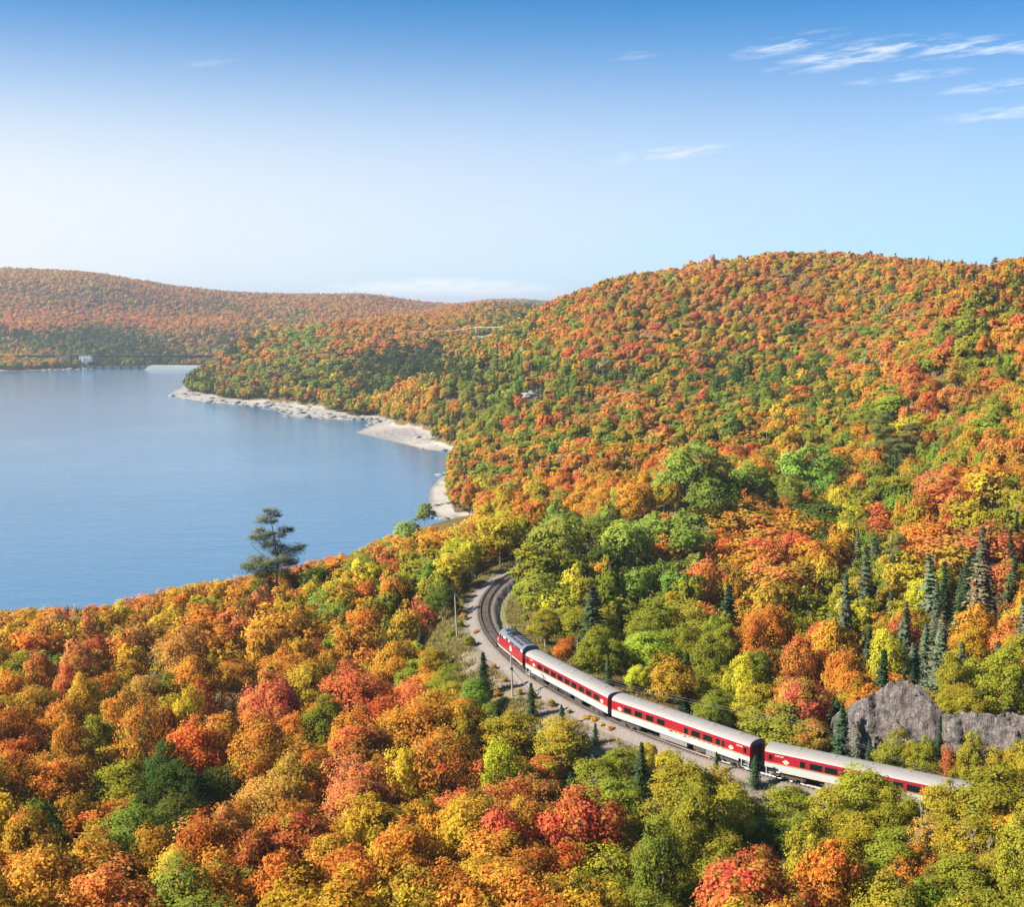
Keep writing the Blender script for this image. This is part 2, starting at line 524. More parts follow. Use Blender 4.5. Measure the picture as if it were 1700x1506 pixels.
# ------------------------------------------------------------------ ground
def ground_material():
    m, t = new_mat('forest_ground')
    tc = t.add('ShaderNodeTexCoord')
    P = tc.outputs['Object']
    sand = t.add('ShaderNodeAttribute', attribute_name='sand').outputs['Fac']
    grass = t.add('ShaderNodeAttribute', attribute_name='grass').outputs['Fac']
    rock = t.add('ShaderNodeAttribute', attribute_name='rock').outputs['Fac']
    n1 = t.noise(P, .35, 6, .62)
    n2 = t.noise(P, 2.3, 5, .65)
    n3 = t.noise(P, .06, 4, .6)
    litter = t.ramp(t.math('ADD', t.math('MULTIPLY', n1, .6), t.math('MULTIPLY', n2, .4)), [(.3, (.075, .055, .022)), (.48, (.15, .095, .030)), (.6, (.17, .13, .035)), (.75, (.24, .12, .040))])
    gr = t.ramp(t.math('ADD', t.math('MULTIPLY', n1, .55), t.math('MULTIPLY', n2, .45)), [(.3, (.13, .105, .06)), (.45, (.21, .185, .075)), (.55, (.25, .225, .09)), (.7, (.31, .25, .15))])
    sd = t.ramp(t.math('ADD', t.math('MULTIPLY', n3, .5), t.math('MULTIPLY', n1, .5)), [(.3, (.24, .205, .165)), (.5, (.42, .375, .315)), (.7, (.52, .47, .41))])
    rk = t.ramp(n1, [(.3, (.09, .08, .075)), (.5, (.28, .26, .235)), (.7, (.46, .43, .39))])
    c = t.mix(t.math('MULTIPLY_ADD', t.math('ADD', grass, t.math('MULTIPLY', n1, .6)), 2.2, -1.2, clamp=True), litter, gr)
    gv = t.add('ShaderNodeAttribute', attribute_name='gravel').outputs['Fac']
    n5 = t.noise(P, 6.0, 4, .7)
    n6 = t.noise(P, .8, 5, .65)
    grv = t.ramp(t.math('ADD', t.math('MULTIPLY', n5, .6), t.math('MULTIPLY', n2, .4)), [(.32, (.10, .077, .06)), (.5, (.235, .19, .155)), (.68, (.37, .315, .265))])
    grv = t.mix(t.math('MULTIPLY_ADD', n1, 5, -2.35, clamp=True), grv, (.25, .19, .105))
    c = t.mix(t.math('MULTIPLY_ADD', t.math('ADD', gv, t.math('MULTIPLY', n6, 1.7)), 3.0, -3.05, clamp=True), c, grv)
    wet = t.add('ShaderNodeAttribute', attribute_name='wet').outputs['Fac']
    sdr = t.mix(t.math('MULTIPLY', wet, .6), t.mix(rock, sd, rk), (.10, .09, .075))
    c = t.mix(t.math('MULTIPLY_ADD', t.math('ADD', sand, t.math('MULTIPLY', n2, .3)), 3.0, -1.6, clamp=True), c, sdr)
    bump = t.add('ShaderNodeBump', inp={'Strength': .5, 'Distance': .4, 'Height': n2})
    b = t.add('ShaderNodeBsdfPrincipled', inp={'Base Color': c, 'Roughness': .95, 'Specular IOR Level': .15, 'Normal': bump.outputs[0]})
    t.add('ShaderNodeOutputMaterial', inp={0: b.outputs[0]})
    return m


def build_ground():
    th = np.r_[np.linspace(-180, -36, 25)[:-1], np.linspace(-36, 36, 300), np.linspace(36, 180, 25)[1:]]
    th = np.radians(th)
    D = np.r_[np.geomspace(12, 90, 16)[:-1], np.arange(90, 345, 1.25), np.geomspace(346, 1300, 130), np.geomspace(1310, 3600, 90), np.geomspace(3700, 24000, 30)]
    TT, DD = np.meshgrid(th, D)
    X = DD * np.sin(TT); Y = DD * np.cos(TT)
    Ye = Y.copy()
    h, sd, wb, td, ts = ground(X, np.where(Y < 40, 40, Ye), True)
    far = sm(DD, 5400, 8000)
    h = h * (1 - far) + 70 * far
    out = np.abs(TT) > math.radians(38)
    h = np.where(out & (sd > 0), np.clip(h, 1, 80), h)
    sand = np.where((sd > -6) & (h < 14), 1 - sm(sd, wb * .9 + .5, wb * 1.05 + 2.5), 0.0) * (np.abs(td) > 30)
    rock = np.clip((np.sin(X * .05) * np.sin(Y * .04 + 1) + .25), 0, 1) * (DD > 900) * .9 + .25 * (DD > 900)
    grass = (1 - sm(np.abs(td), 9, 15)) * (td < 0) + (1 - sm(td, 8, 13)) * (td >= 0)
    gravel = np.where(td < 0, 1 - sm(-td, np.where(ts > S_FRONT - 12, 4.0, 2.5), np.where(ts > S_FRONT - 12, 10.0, 8.0)), 1 - sm(td, 2.0, 3.6)) * (np.abs(td) < 20)
    n, k = X.shape
    V = np.c_[X.ravel(), Y.ravel(), h.ravel()]
    i, j = np.meshgrid(np.arange(n - 1), np.arange(k - 1), indexing='ij')
    a = (i * k + j).ravel()
    F = np.c_[a, a + 1, a + k + 1, a + k]
    F = F[:, ::-1]
    me = np_mesh('ground', V, F, [ground_material()], smooth=True, attrs={'sand': ('FLOAT', sand), 'grass': ('FLOAT', grass), 'rock': ('FLOAT', np.clip(rock, 0, 1)), 'gravel': ('FLOAT', gravel), 'wet': ('FLOAT', 1 - sm(sd, .5, 3.0))})
    o = bpy.data.objects.new('ground', me)
    link(o)
    props(o, 'hilly forest floor with sandy lake margins and grassy railway banks', 'ground', kind='structure')


build_ground()


def build_water():
    m, t = new_mat('lake_water')
    tc = t.add('ShaderNodeTexCoord')
    mp = t.add('ShaderNodeMapping', inp={0: tc.outputs['Object'], 'Scale': (1.0, 2.1, 1.0), 'Rotation': (0, 0, .35)})
    n1 = t.noise(mp.outputs[0], .22, 4, .6)
    n2 = t.noise(mp.outputs[0], 1.3, 3, .6)
    n3 = t.noise(tc.outputs['Object'], .006, 4, .55)
    n4 = t.noise(mp.outputs[0], .035, 3, .6)
    h = t.math('ADD', t.math('MULTIPLY', n1, 1.0), t.math('MULTIPLY', n2, .25))
    h = t.math('ADD', h, t.math('MULTIPLY', n4, 2.0))
    bump = t.add('ShaderNodeBump', inp={'Strength': t.math('MULTIPLY_ADD', n3, .34, .07, clamp=True), 'Distance': .45, 'Height': h})
    b = t.add('ShaderNodeBsdfPrincipled', inp={'Base Color': (.085, .19, .295, 1), 'Roughness': .10, 'IOR': 1.33, 'Specular IOR Level': .5, 'Normal': bump.outputs[0]})
    t.add('ShaderNodeOutputMaterial', inp={0: b.outputs[0]})
    V = [(-2200, 30, 0), (200, 30, 0), (200, 2300, 0), (-2200, 2300, 0)]
    o = bpy.data.objects.new('lake_water', np_mesh('lake_water', V, [(0, 1, 2, 3)], [m]))
    link(o)
    props(o, 'calm blue lake with fine ripples beside the forest', 'lake', kind='structure')


build_water()

# ------------------------------------------------------------------ railway
M_RAIL = paint('rail_steel', (.20, .15, .12), .35, .6, .2, 2)
M_TIE = paint('sleeper_wood', (.085, .062, .047), .9, 0, .3, 2)
M_BLACK = paint('black_underframe', (.018, .018, .02), .6, 0, .3, 2)
M_IRON = paint('dusty_iron', (.075, .068, .062), .6, .2, .4, 3)


def ballast_mat():
    m, t = new_mat('ballast')
    P = t.add('ShaderNodeTexCoord').outputs['Object']
    n1 = t.noise(P, 5.5, 4, .7)
    n2 = t.noise(P, .5, 5, .6)
    n3 = t.noise(P, 14, 2, .6)
    n4 = t.noise(P, 1.7, 5, .65)
    c = t.ramp(t.math('ADD', t.math('MULTIPLY', n1, .55), t.math('MULTIPLY', n3, .45)), [(.3, (.08, .065, .055)), (.5, (.24, .205, .18)), (.68, (.39, .35, .31))])
    c = t.mix(t.math('MULTIPLY_ADD', n2, 2.2, -.95, clamp=True), c, (.26, .185, .12))
    c = t.mix(t.math('MULTIPLY_ADD', n4, 5, -2.85, clamp=True), c, (.17, .16, .055))
    bump = t.add('ShaderNodeBump', inp={'Strength': .8, 'Distance': .12, 'Height': n1})
    b = t.add('ShaderNodeBsdfPrincipled', inp={'Base Color': c, 'Roughness': .95, 'Specular IOR Level': .2, 'Normal': bump.outputs[0]})
    t.add('ShaderNodeOutputMaterial', inp={0: b.outputs[0]})
    return m


def side_pos(s, off):
    p = track_pos(s); d = track_dir(s)
    nrm = np.c_[-d[:, 1], d[:, 0]]
    return p + nrm * np.reshape(off, (-1, 1))




def build_trackbed():
    s = np.arange(10, TS[-1] - 10, 0.8)
    prof = [(-4.6, -1.5), (-3.9, -1.12), (-3.2, -.86), (-2.5, -.62), (-1.9, -.30), (-1.55, -.245), (-.7, -.235), (0, -.23), (.7, -.235), (1.55, -.245), (1.9, -.30), (2.4, -.66), (2.85, -.98), (3.2, -1.25), (3.6, -1.9)]
    rng = np.random.default_rng(5)
    rows = []
    for o, z in prof:
        edge = abs(o) > 2
        oo = o + (rng.normal(0, .12, len(s)) if edge else 0)
        p = side_pos(s, oo * np.ones(len(s)))
        zz = RAIL_Z + z + rng.normal(0, .05 if edge else .012, len(s))
        rows.append(np.c_[p, zz])
    V = np.stack(rows, 1).reshape(-1, 3)
    n, k = len(s), len(prof)
    i, j = np.meshgrid(np.arange(n - 1), np.arange(k - 1), indexing='ij')
    a = (i * k + j).ravel()
    F = np.c_[a, a + k, a + k + 1, a + 1]
    o = bpy.data.objects.new('track_bed', np_mesh('track_bed', V, F, [ballast_mat()], smooth=False))
    link(o)
    props(o, 'grey brown ballast bed curving under the railway', 'track bed', kind='structure')


build_trackbed()


def build_track():
    root = empty('railway_track', (*track_pos(S_FRONT)[0], RAIL_Z), 0, 'single curved railway track on wooden sleepers under the train', 'railway track')
    base = np.array([*track_pos(S_FRONT)[0], RAIL_Z])
    s = np.arange(14, TS[-1] - 20, 1.0)
    for off in (-.7535, .7535):
        pts = side_pos(s, off * np.ones(len(s)))
        d = track_dir(s)
        nn = np.c_[-d[:, 1], d[:, 0]]
        pr = [(-.075, -.165), (-.075, -.14), (-.02, -.12), (-.02, -.05), (-.037, -.04), (-.037, 0), (.037, 0), (.037, -.04), (.02, -.05), (.02, -.12), (.075, -.14), (.075, -.165)]
        V = np.stack([np.c_[pts + nn * a, np.full(len(s), RAIL_Z + b)] for a, b in pr], 1).reshape(-1, 3) - base
        n, k = len(s), len(pr)
        i, j = np.meshgrid(np.arange(n - 1), np.arange(k), indexing='ij')
        a = (i * k + j).ravel(); b = (i * k + (j + 1) % k).ravel()
        F = np.c_[a, a + k, b + k, b]
        o = bpy.data.objects.new('rail', np_mesh('rail', V, F, [M_RAIL], smooth=False))
        link(o, root)
    tb = MB().box(-.125, .125, -1.32, 1.32, -.32, -.166)
    me = tb.mesh('sleeper', M_TIE)
    rng = random.Random(3)
    ties = np.arange(S_FRONT - 78, S_FRONT + 95, .58)
    for kx, q in enumerate(ties[:300]):
        p = track_pos(q)[0]; d = track_dir(q)[0]
        o = bpy.data.objects.new('sleeper', me)
        o.location = (p[0] - base[0] + rng.uniform(-.02, .02), p[1] - base[1], rng.uniform(-.012, .0))
        o.rotation_euler = (0, 0, math.atan2(d[1], d[0]) + rng.uniform(-.03, .03))
        link(o, root)


build_track()

# ------------------------------------------------------------------ train
M_RED = paint('red_livery', (.34, .006, .017), .35, 0, .10, 1.2)
M_WHITE = paint('white_livery', (.45, .45, .44), .4, 0, .08, 1.0)
M_ROOF = paint('pale_roof', (.31, .285, .26), .7, 0, .22, .8)
M_STRIPE = paint('yellow_stripe', (.75, .42, .05), .45, 0, .05)
M_DKSTRIPE = paint('black_stripe', (.03, .025, .025), .5, 0, .05)
M_GREY = paint('grey_roof_paint', (.15, .17, .20), .5, .1, .2, 1.2)
M_GRILLE = paint('dark_grille', (.028, .032, .040), .55, .2, .2, 2)
M_EMBLEM = paint('cream_emblem', (.80, .70, .48), .5, 0, .05)
M_RUST = paint('rusty_iron', (.16, .085, .05), .8, .1, .4, 2)
M_STEEL = paint('weathered_steel', (.33, .31, .29), .5, .3, .3, 2)


def glass_mat():
    m, t = new_mat('tinted_window')
    b = t.add('ShaderNodeBsdfPrincipled', inp={'Base Color': (.010, .012, .012, 1), 'Roughness': .06, 'Specular IOR Level': .6})
    t.add('ShaderNodeOutputMaterial', inp={0: b.outputs[0]})
    return m


M_GLASS = glass_mat()


def emblem(parent, x, y, z, w, h, mats):
    """cream lozenge crest with a red heart of its own, flat print on the side"""
    s = 1 if y > 0 else -1
    mb = MB()
    pts = [(-.5, 0), (-.34, .12), (-.22, .34), (0, .5), (.22, .34), (.34, .12), (.5, 0), (.3, -.2), (.16, -.4), (-.16, -.4), (-.3, -.2)]
    mb.add([(x + a * w, y, z + b * h) for a, b in pts], [tuple(range(len(pts)))[::(-1 if s > 0 else 1)]], 0)
    in_ = [(-.13, -.02), (-.04, .1), (0, .03), (.04, .1), (.13, -.02), (0, -.16)]
    mb.add([(x + a * w, y + .004 * s, z + b * h) for a, b in in_], [tuple(range(6))[::(-1 if s > 0 else 1)]], 1)
    return mb.obj('emblem', mats, parent)


def bogie(parent, x, wb=2.6, r=.46, name='bogie'):
    b = MB()
    for sy in (-1, 1):
        b.box(x - wb / 2 - .45, x + wb / 2 + .45, sy * 1.02 - .07, sy * 1.02 + .07, .42, .66)
        b.box(x - .55, x + .55, sy * 1.05 - .1, sy * 1.05 + .1, .25, .5)
        for q in (-wb / 2, wb / 2):
            b.box(x + q - .2, x + q + .2, sy * 1.08 - .1, sy * 1.08 + .1, .32, .72)
    b.box(x - .25, x + .25, -1.0, 1.0, .45, .75)
    fr = b.obj(name, M_IRON, parent)
    for q in (-wb / 2, wb / 2):
        w = MB()
        for sy in (-1, 1):
            w.disc((x + q, sy * .76, r), (0, 1, 0), r, .13)
        w.tube([(x + q, -.76, r), (x + q, .76, r)], .09, 6)
        w.obj('wheelset', M_IRON, fr)


def side_loft(mb, x0, x1, prof, mats):
    """skin swept along x: prof = half profile [(y, z)] from the bottom to the ridge; mats = material of each strip"""
    full = prof + [(-y, z) for y, z in reversed(prof[:-1])]
    n = len(full)
    b = len(mb.v)
    for x in (x0, x1):
        mb.v += [(x, y, z) for y, z in full]
    mm = list(mats) + list(reversed(mats))
    for i in range(n - 1):
        mb.f.append((b + i, b + i + 1, b + n + i + 1, b + n + i)); mb.m.append(mm[i])
    return full


CAR_PROF = [(1.44, 1.02), (1.50, 1.12), (1.50, 2.03), (1.50, 2.09), (1.50, 2.15), (1.50, 3.42), (1.47, 3.62), (1.36, 3.80), (1.12, 3.96), (.75, 4.07), (.38, 4.125), (0, 4.14)]
CAR_MATS = [1, 1, 3, 2, 0, 1, 4, 4, 4, 4, 4]


def emboss(mb, x, z, w, h, y, m):
    """a thin raised plate on the side at y"""
    a, b = sorted((y, y + .02 * (1 if y > 0 else -1)))
    mb.box(x - w / 2, x + w / 2, a, b, z - h / 2, z + h / 2, m)


def passenger_car(sc, length, label, windows, doors, logos, boxes, marks, rear_open):
    half = length / 2
    p1 = track_pos(sc - half * .7)[0]; p2 = track_pos(sc + half * .7)[0]
    d = p1 - p2
    rz = math.atan2(d[1], d[0])
    c = track_pos(sc)[0] * .5 + (p1 + p2) * .25
    root = empty('passenger_car', (c[0], c[1], RAIL_Z), rz, label, 'railway carriage', 'red and white carriages behind the locomotive')
    xs = [-half + .02]
    b = MB()
    mats = [M_RED, M_WHITE, M_STRIPE, M_DKSTRIPE, M_ROOF, M_BLACK, M_GREY]
    # body skin in three lengths so that the step wells can be cut out of the ends
    well = 1.25
    full = side_loft(b, -half + well * 1.5, half - well * 1.5, CAR_PROF, CAR_MATS)
    up = [(y, max(z, 1.45)) for y, z in CAR_PROF]
    for x0, x1, dr in ((half - well * 1.5, half, 'front' in doors), (-half, -half + well * 1.5, 'rear' in doors)):
        side_loft(b, x0, x1, up if dr else CAR_PROF, CAR_MATS)
    # ends: red above, grey below, dark roof rim
    for sx in (-1, 1):
        x = sx * half
        lo = [(y, z) for y, z in full if z < 2.12]
        poly_lo = [(-1.5, 1.02), (1.5, 1.02), (1.5, 2.05), (-1.5, 2.05)]
        poly_mid = [(-1.5, 2.05), (1.5, 2.05), (1.5, 3.42), (-1.5, 3.42)]
        top = [(y, z) for y, z in full if z >= 3.42]
        for poly, mt in ((poly_lo, 6), (poly_mid, 0), (top, 6)):
            vs = [(x, y, z) for y, z in poly]
            b.add(vs, [tuple(range(len(vs)))[::sx]], mt)
        b.box(min(x, x - sx * 1.0), max(x, x - sx * 1.0), -1.40, 1.40, .98, 1.02, 5)
    b.obj('body', mats, root)
    # vestibule hood and diaphragm between the cars
    for sx in (-1, 1):
        x = sx * half
        dd = MB()
        dd.box(min(x, x + sx * .28), max(x, x + sx * .28), -.62, -.46, 1.15, 3.45)
        dd.box(min(x, x + sx * .28), max(x, x + sx * .28), .46, .62, 1.15, 3.45)
        dd.box(min(x, x + sx * .28), max(x, x + sx * .28), -.46, .46, 3.28, 3.45)
        o = dd.obj('gangway', M_BLACK, root)
        MB().box(min(x, x + sx * .03), max(x, x + sx * .03), -.44, .44, 1.2, 3.2).obj('end_door', M_BLACK, root)
        cpl = MB().tube([(x - sx * .4, 0, .85), (x + sx * .42, 0, .85)], .13, 6)
        cpl.obj('coupler', M_IRON, root)
    # windows: a black rubber frame with the pane set in it, both sides
    for sy in (1, -1):
        y = 1.5 * sy
        for (t, w) in windows:
            x = half - t * length
            fr = MB()
            z0, z1 = 2.30, 3.02
            fw = .06
            for (a0, a1, c0, c1) in ((x - w / 2 - fw, x + w / 2 + fw, z0 - fw, z0), (x - w / 2 - fw, x + w / 2 + fw, z1, z1 + fw), (x - w / 2 - fw, x - w / 2, z0, z1), (x + w / 2, x + w / 2 + fw, z0, z1)):
                fr.box(a0, a1, min(y, y + .035 * sy), max(y, y + .035 * sy), c0, c1)
            f = fr.obj('window', M_BLACK, root)
            MB().box(x - w / 2, x + w / 2, min(y, y + .012 * sy), max(y, y + .012 * sy), z0, z1).obj('pane', M_GLASS, f)
        for t in logos:
            emblem(root, half - t * length, y + .012 * sy, 2.52, .95, .62, [M_EMBLEM, M_RED])
        for e in doors:
            sx = 1 if e == 'front' else -1
            x = sx * (half - .80)
            db = MB()
            db.box(x - .40, x + .40, min(y, y + .03 * sy), max(y, y + .03 * sy), 2.16, 3.34)
            dob = db.obj('door', M_RED, root)
            MB().box(x - .25, x + .25, min(y + .03 * sy, y + .042 * sy), max(y + .03 * sy, y + .042 * sy), 2.45, 3.15).obj('door_window', M_GLASS, dob)
            lw = MB()
            lw.box(x - .62, x - .52, min(y, y - .12 * sy), max(y, y - .12 * sy), .45, 1.5)
            lw.box(x + .52, x + .62, min(y, y - .12 * sy), max(y, y - .12 * sy), .45, 1.5)
            for i, z in enumerate((.45, .75, 1.05)):
                yy = y - sy * (.02 + .2 * i)
                lw.box(x - .52, x + .52, min(yy, yy - .28 * sy), max(yy, yy - .28 * sy), z, z + .05)
            lw.box(x - .52, x + .52, min(y - .75 * sy, y - .79 * sy), max(y - .75 * sy, y - .79 * sy), .5, 1.45)
            lw.obj('steps', M_WHITE, root)
    # lettering near one end: small cream characters too blurred to read
    if marks:
        lt = MB()
        for sy in (1, -1):
            y = 1.5 * sy
            for (t, z, w, h, mt) in marks:
                emboss(lt, half - t * length, z, w, h, y, mt)
        lt.obj('lettering', [M_EMBLEM, M_RED, M_DKSTRIPE, M_STRIPE], root)
    uf = MB()
    uf.box(-half + 1.9, half - 1.9, -1.15, 1.15, .88, 1.0)
    uf.obj('underframe', M_BLACK, root)
    for (t, w, z0, mt, dpt) in boxes:
        x = half - t * length
        for sy in (1, -1):
            bx = MB().box(x - w / 2, x + w / 2, sy * (1.38 - dpt) if sy > 0 else -1.38, 1.38 if sy > 0 else -(1.38 - dpt), z0, .97)
            for q in np.arange(-w / 2 + .35, w / 2 - .1, .55):
                bx.box(x + q - .015, x + q + .015, (1.38 if sy > 0 else -1.40), (1.40 if sy > 0 else -1.38), z0 + .06, .93)
            bx.obj('equipment_box', mt, root)
    for sx in (-1, 1):
        bogie(root, sx * (half - 3.6))
    rv = MB()
    for q in np.arange(-half + 1.6, half - 1, 2.0):
        rv.box(q - .012, q + .012, -1.05, 1.05, 4.02, 4.03)
    # roof hatches and vents, low along the ridge
    rv = MB()
    for q in np.arange(-half + 3, half - 2, 4.6):
        rv.box(q - .35, q + .35, -.32, .32, 4.08, 4.19)
    rv.obj('roof_vent', M_ROOF, root)
    sm_ = MB()
    for q in np.arange(-half + 1.2, half - 1, 1.9):
        pr = [(y, z) for y, z in CAR_PROF if z >= 3.8]
        pr = pr + [(-y, z) for y, z in reversed(pr[:-1])]
        for (ya, za), (yb, zb) in zip(pr[:-1], pr[1:]):
            sm_.add([(q - .03, ya, za + .008), (q + .03, ya, za + .008), (q + .03, yb, zb + .008), (q - .03, yb, zb + .008)], [(0, 1, 2, 3)])
    sm_.obj('roof_seam', M_ROOF, root)['kind'] = 'stuff'
    return root


s_loco = S_FRONT
L_LOCO = 15.6
s1 = s_near(3.75, 200.2)
L_CAR = 25.3
s2 = s_near(16.0, 177.3)
s3 = s_near(33.0, 157.4)


def build_locomotive():
    half = L_LOCO / 2
    sc = (S_FRONT + s1 - 0.5) / 2
    p1 = track_pos(sc - 4.6)[0]; p2 = track_pos(sc + 4.6)[0]
    d = p1 - p2
    rz = math.atan2(d[1], d[0])
    c = (p1 + p2) / 2
    root = empty('locomotive', (c[0], c[1], RAIL_Z), rz, 'red diesel locomotive with grey roof leading the train out of the curve', 'locomotive')
    mats = [M_RED, M_WHITE, M_STRIPE, M_DKSTRIPE, M_GREY, M_GRILLE, M_BLACK]
    b = MB()
    prof = [(1.50, 1.10), (1.54, 1.18), (1.54, 1.36), (1.54, 1.42), (1.54, 1.48), (1.54, 3.10), (1.54, 3.22), (1.50, 3.62), (1.24, 4.02), (.80, 4.30), (.40, 4.38), (0, 4.40)]
    pm = [1, 1, 2, 3, 0, 0, 1, 4, 4, 4, 4]
    xr, xc = -half + .3, half - 2.9          # rear wall, front of the cab roof
    full = side_loft(b, xr, xc, prof, pm)
    red = [(x, y, z) for x in (xr,) for y, z in full if z <= 3.22]
    b.add([(xr, y, z) for y, z in ((1.5, 1.1), (1.54, 1.18), (1.54, 3.22), (-1.54, 3.22), (-1.54, 1.18), (-1.5, 1.1))], [(0, 1, 2, 3, 4, 5)], 0)
    top = [(xr, y, z) for y, z in full if z >= 3.22]
    b.add(top, [tuple(range(len(top)))], 4)
    # raked windshield wall, then the rounded lower nose
    secs = []
    for (x, wy, zt, rr) in ((xc, 1.54, 4.40, 0), (xc + .55, 1.50, 3.05, 1), (xc + 1.0, 1.44, 2.98, 1), (xc + 1.8, 1.30, 2.86, 1), (xc + 2.35, 1.08, 2.62, 1), (xc + 2.68, .70, 2.25, 1), (xc + 2.76, .35, 1.9, 1)):
        if rr == 0:
            ring = prof
        else:
            zb = 1.10
            ring = []
            for k, (y, z) in enumerate(prof):
                f = (z - 1.10) / 3.3
                zz = zb + f * (zt - zb)
                lim = wy * (1 if f < .62 else math.cos((f - .62) / .38 * math.pi / 2) ** .6 if f < 1 else 0)
                ring.append((min(wy, max(lim, 0)) if k < len(prof) - 1 else 0, zz))
            zst = [1.10, 1.18, 1.36, 1.42, 1.48]
            for k in range(5):
                ring[k] = (ring[k][0], zst[k])
        secs.append((x, ring + [(-y, z) for y, z in reversed(ring[:-1])]))
    base = len(b.v)
    n = len(secs[0][1])
    for x, ring in secs:
        b.v += [(x, y, z) for y, z in ring]
    mm = pm + list(reversed(pm))
    for i in range(len(secs) - 1):
        for k in range(n - 1):
            q = mm[k]
            if i == 0:
                q = mm[k] if q in (1, 2, 3) and k < 4 else 0
            elif q in (4, 1) and 3 < k < n - 5:
                q = 0
            b.f.append((base + i * n + k, base + i * n + k + 1, base + (i + 1) * n + k + 1, base + (i + 1) * n + k)); b.m.append(q)
    last = base + (len(secs) - 1) * n
    b.f.append(tuple(last + k for k in range(n))); b.m.append(0)
    b.obj('body', mats, root)
    # windshields on the raked wall
    for sy in (-1, 1):
        w = MB()
        x0, z0, x1, z1 = xc + .50, 3.22, xc + .16, 4.02
        w.add([(x0 + .03, sy * .10, z0), (x0 + .03, sy * 1.08, z0), (x1 + .03, sy * .90, z1), (x1 + .03, sy * .10, z1)], [(0, 1, 2, 3) if sy > 0 else (3, 2, 1, 0)])
        w.obj('windshield', M_GLASS, root)
    for sy in (1, -1):
        y = 1.54 * sy
        # cab side windows, cab door, the row of dark air grilles under the roof edge
        cw_ = MB()
        for q, ww in ((xc - .75, .75), (xc - 1.75, .55)):
            cw_.box(q - ww / 2, q + ww / 2, min(y, y + .02 * sy), max(y, y + .02 * sy), 2.98, 3.58)
        cw_.obj('cab_window', M_GLASS, root)
        db = MB().box(xc - 1.30, xc - 1.24, min(y, y + .025 * sy), max(y, y + .025 * sy), 1.5, 3.1)
        db.box(xc - 2.2, xc - 2.14, min(y, y + .025 * sy), max(y, y + .025 * sy), 1.5, 3.1)
        db.box(xc - 2.2, xc - 1.24, min(y, y + .025 * sy), max(y, y + .025 * sy), 3.04, 3.1)
        db.obj('cab_door', M_RED, root)
        wb_ = MB()
        for q, ww in ((xc - 2.9, 1.05), (xc - 5.2, .50)):
            wb_.add([(q - ww / 2, y + .012 * sy, 3.24), (q + ww / 2, y + .012 * sy, 3.24), (q + ww / 2, (1.50 + .012) * sy, 3.62), (q - ww / 2, (1.50 + .012) * sy, 3.62)], [(0, 1, 2, 3) if sy < 0 else (3, 2, 1, 0)])
        wb_.obj('white_panel', M_WHITE, root)
        for q, ww in ((xc - 4.15, 1.35), (xc - 6.9, 2.5), (xc - 9.8, 2.9)):
            gb = MB()
            gb.add([(q - ww / 2, y + .014 * sy, 3.24), (q + ww / 2, y + .014 * sy, 3.24), (q + ww / 2, (1.50 + .014) * sy, 3.60), (q - ww / 2, (1.50 + .014) * sy, 3.60)], [(0, 1, 2, 3) if sy < 0 else (3, 2, 1, 0)])
            for zz in (3.3, 3.38, 3.46, 3.54):
                yy = (1.54 - (zz - 3.22) * .1) * sy
                gb.box(q - ww / 2, q + ww / 2, min(yy, yy + .03 * sy), max(yy, yy + .03 * sy), zz - .012, zz + .012)
            gb.obj('side_grille', M_GRILLE, root)
        emblem(root, xc - 6.2, y + .012 * sy, 2.35, 1.5, 1.15, [M_EMBLEM, M_RED])
        emblem(root, xc + 1.0, 1.452 * sy, 2.15, .55, .6, [M_EMBLEM, M_RED])
        st = MB()
        for q in (xr + 3.2, xr + 6.4, xc - 4.4):
            st.box(q - .02, q + .02, min(y, y + .012 * sy), max(y, y + .012 * sy), 1.5, 3.1)
        st.obj('panel_seam', M_DKSTRIPE, root)
    # roof: four fans, exhaust housing, dynamic brake hatch, horn
    for q in (-6.2, -4.85, -3.5, -2.15):
        fn = MB()
        fn.disc((q + .4, 0, 4.43), (0, 0, 1), .58, .16, 18)
        fo = fn.obj('roof_fan', M_GRILLE, root)
        fb = MB()
        for k in range(6):
            t = k * math.pi / 3
            fb.box(-.02, .02, 0, 0.5, 0, .03)
        g = MB()
        for k in range(8):
            t = k * math.pi / 4
            g.tube([(q + .4, 0, 4.525), (q + .4 + .54 * math.cos(t), .54 * math.sin(t), 4.525)], .022, 4)
        g.obj('fan_guard', M_GREY, fo)
    for q in (-.3, .9):
        hb = MB().box(q - .5, q + .5, -.85, .85, 4.28, 4.50)
        for k in range(5):
            hb.box(q - .42 + k * .2, q - .36 + k * .2, -.75, .75, 4.50, 4.53)
        hb.obj('exhaust_housing', M_GRILLE, root)
    for sy in (-1, 1):
        for q in (-5.6, -3.9, -2.2, -.5, 1.2):
            lg = MB()
            lg.add([(q - .7, sy * 1.215, 4.05), (q + .7, sy * 1.215, 4.05), (q + .7, sy * .84, 4.29), (q - .7, sy * .84, 4.29)], [(0, 1, 2, 3) if sy < 0 else (3, 2, 1, 0)])
            for v in (q - .5, q, q + .5):
                lg.box(v - .03, v + .03, min(sy * 1.0, sy * 1.05), max(sy * 1.0, sy * 1.05), 4.16, 4.24)
            lg.obj('roof_louvre', M_GRILLE, root)
    hn = MB()
    hn.tube([(xc - 1.0, .3, 4.45), (xc - .4, .3, 4.55)], [.03, .09], 6).tube([(xc - 1.0, -.3, 4.45), (xc - .4, -.3, 4.55)], [.03, .09], 6)
    hn.obj('horn', M_STEEL, root)
    MB().box(xc - 2.6, xc - 1.5, -.9, .9, 4.2, 4.46).obj('cab_roof_box', M_GRILLE, root)
    MB().disc((xc + 2.62, 0, 2.35), (1, 0, .35), .2, .14, 12).obj('headlight', M_EMBLEM, root)
    pl = MB()
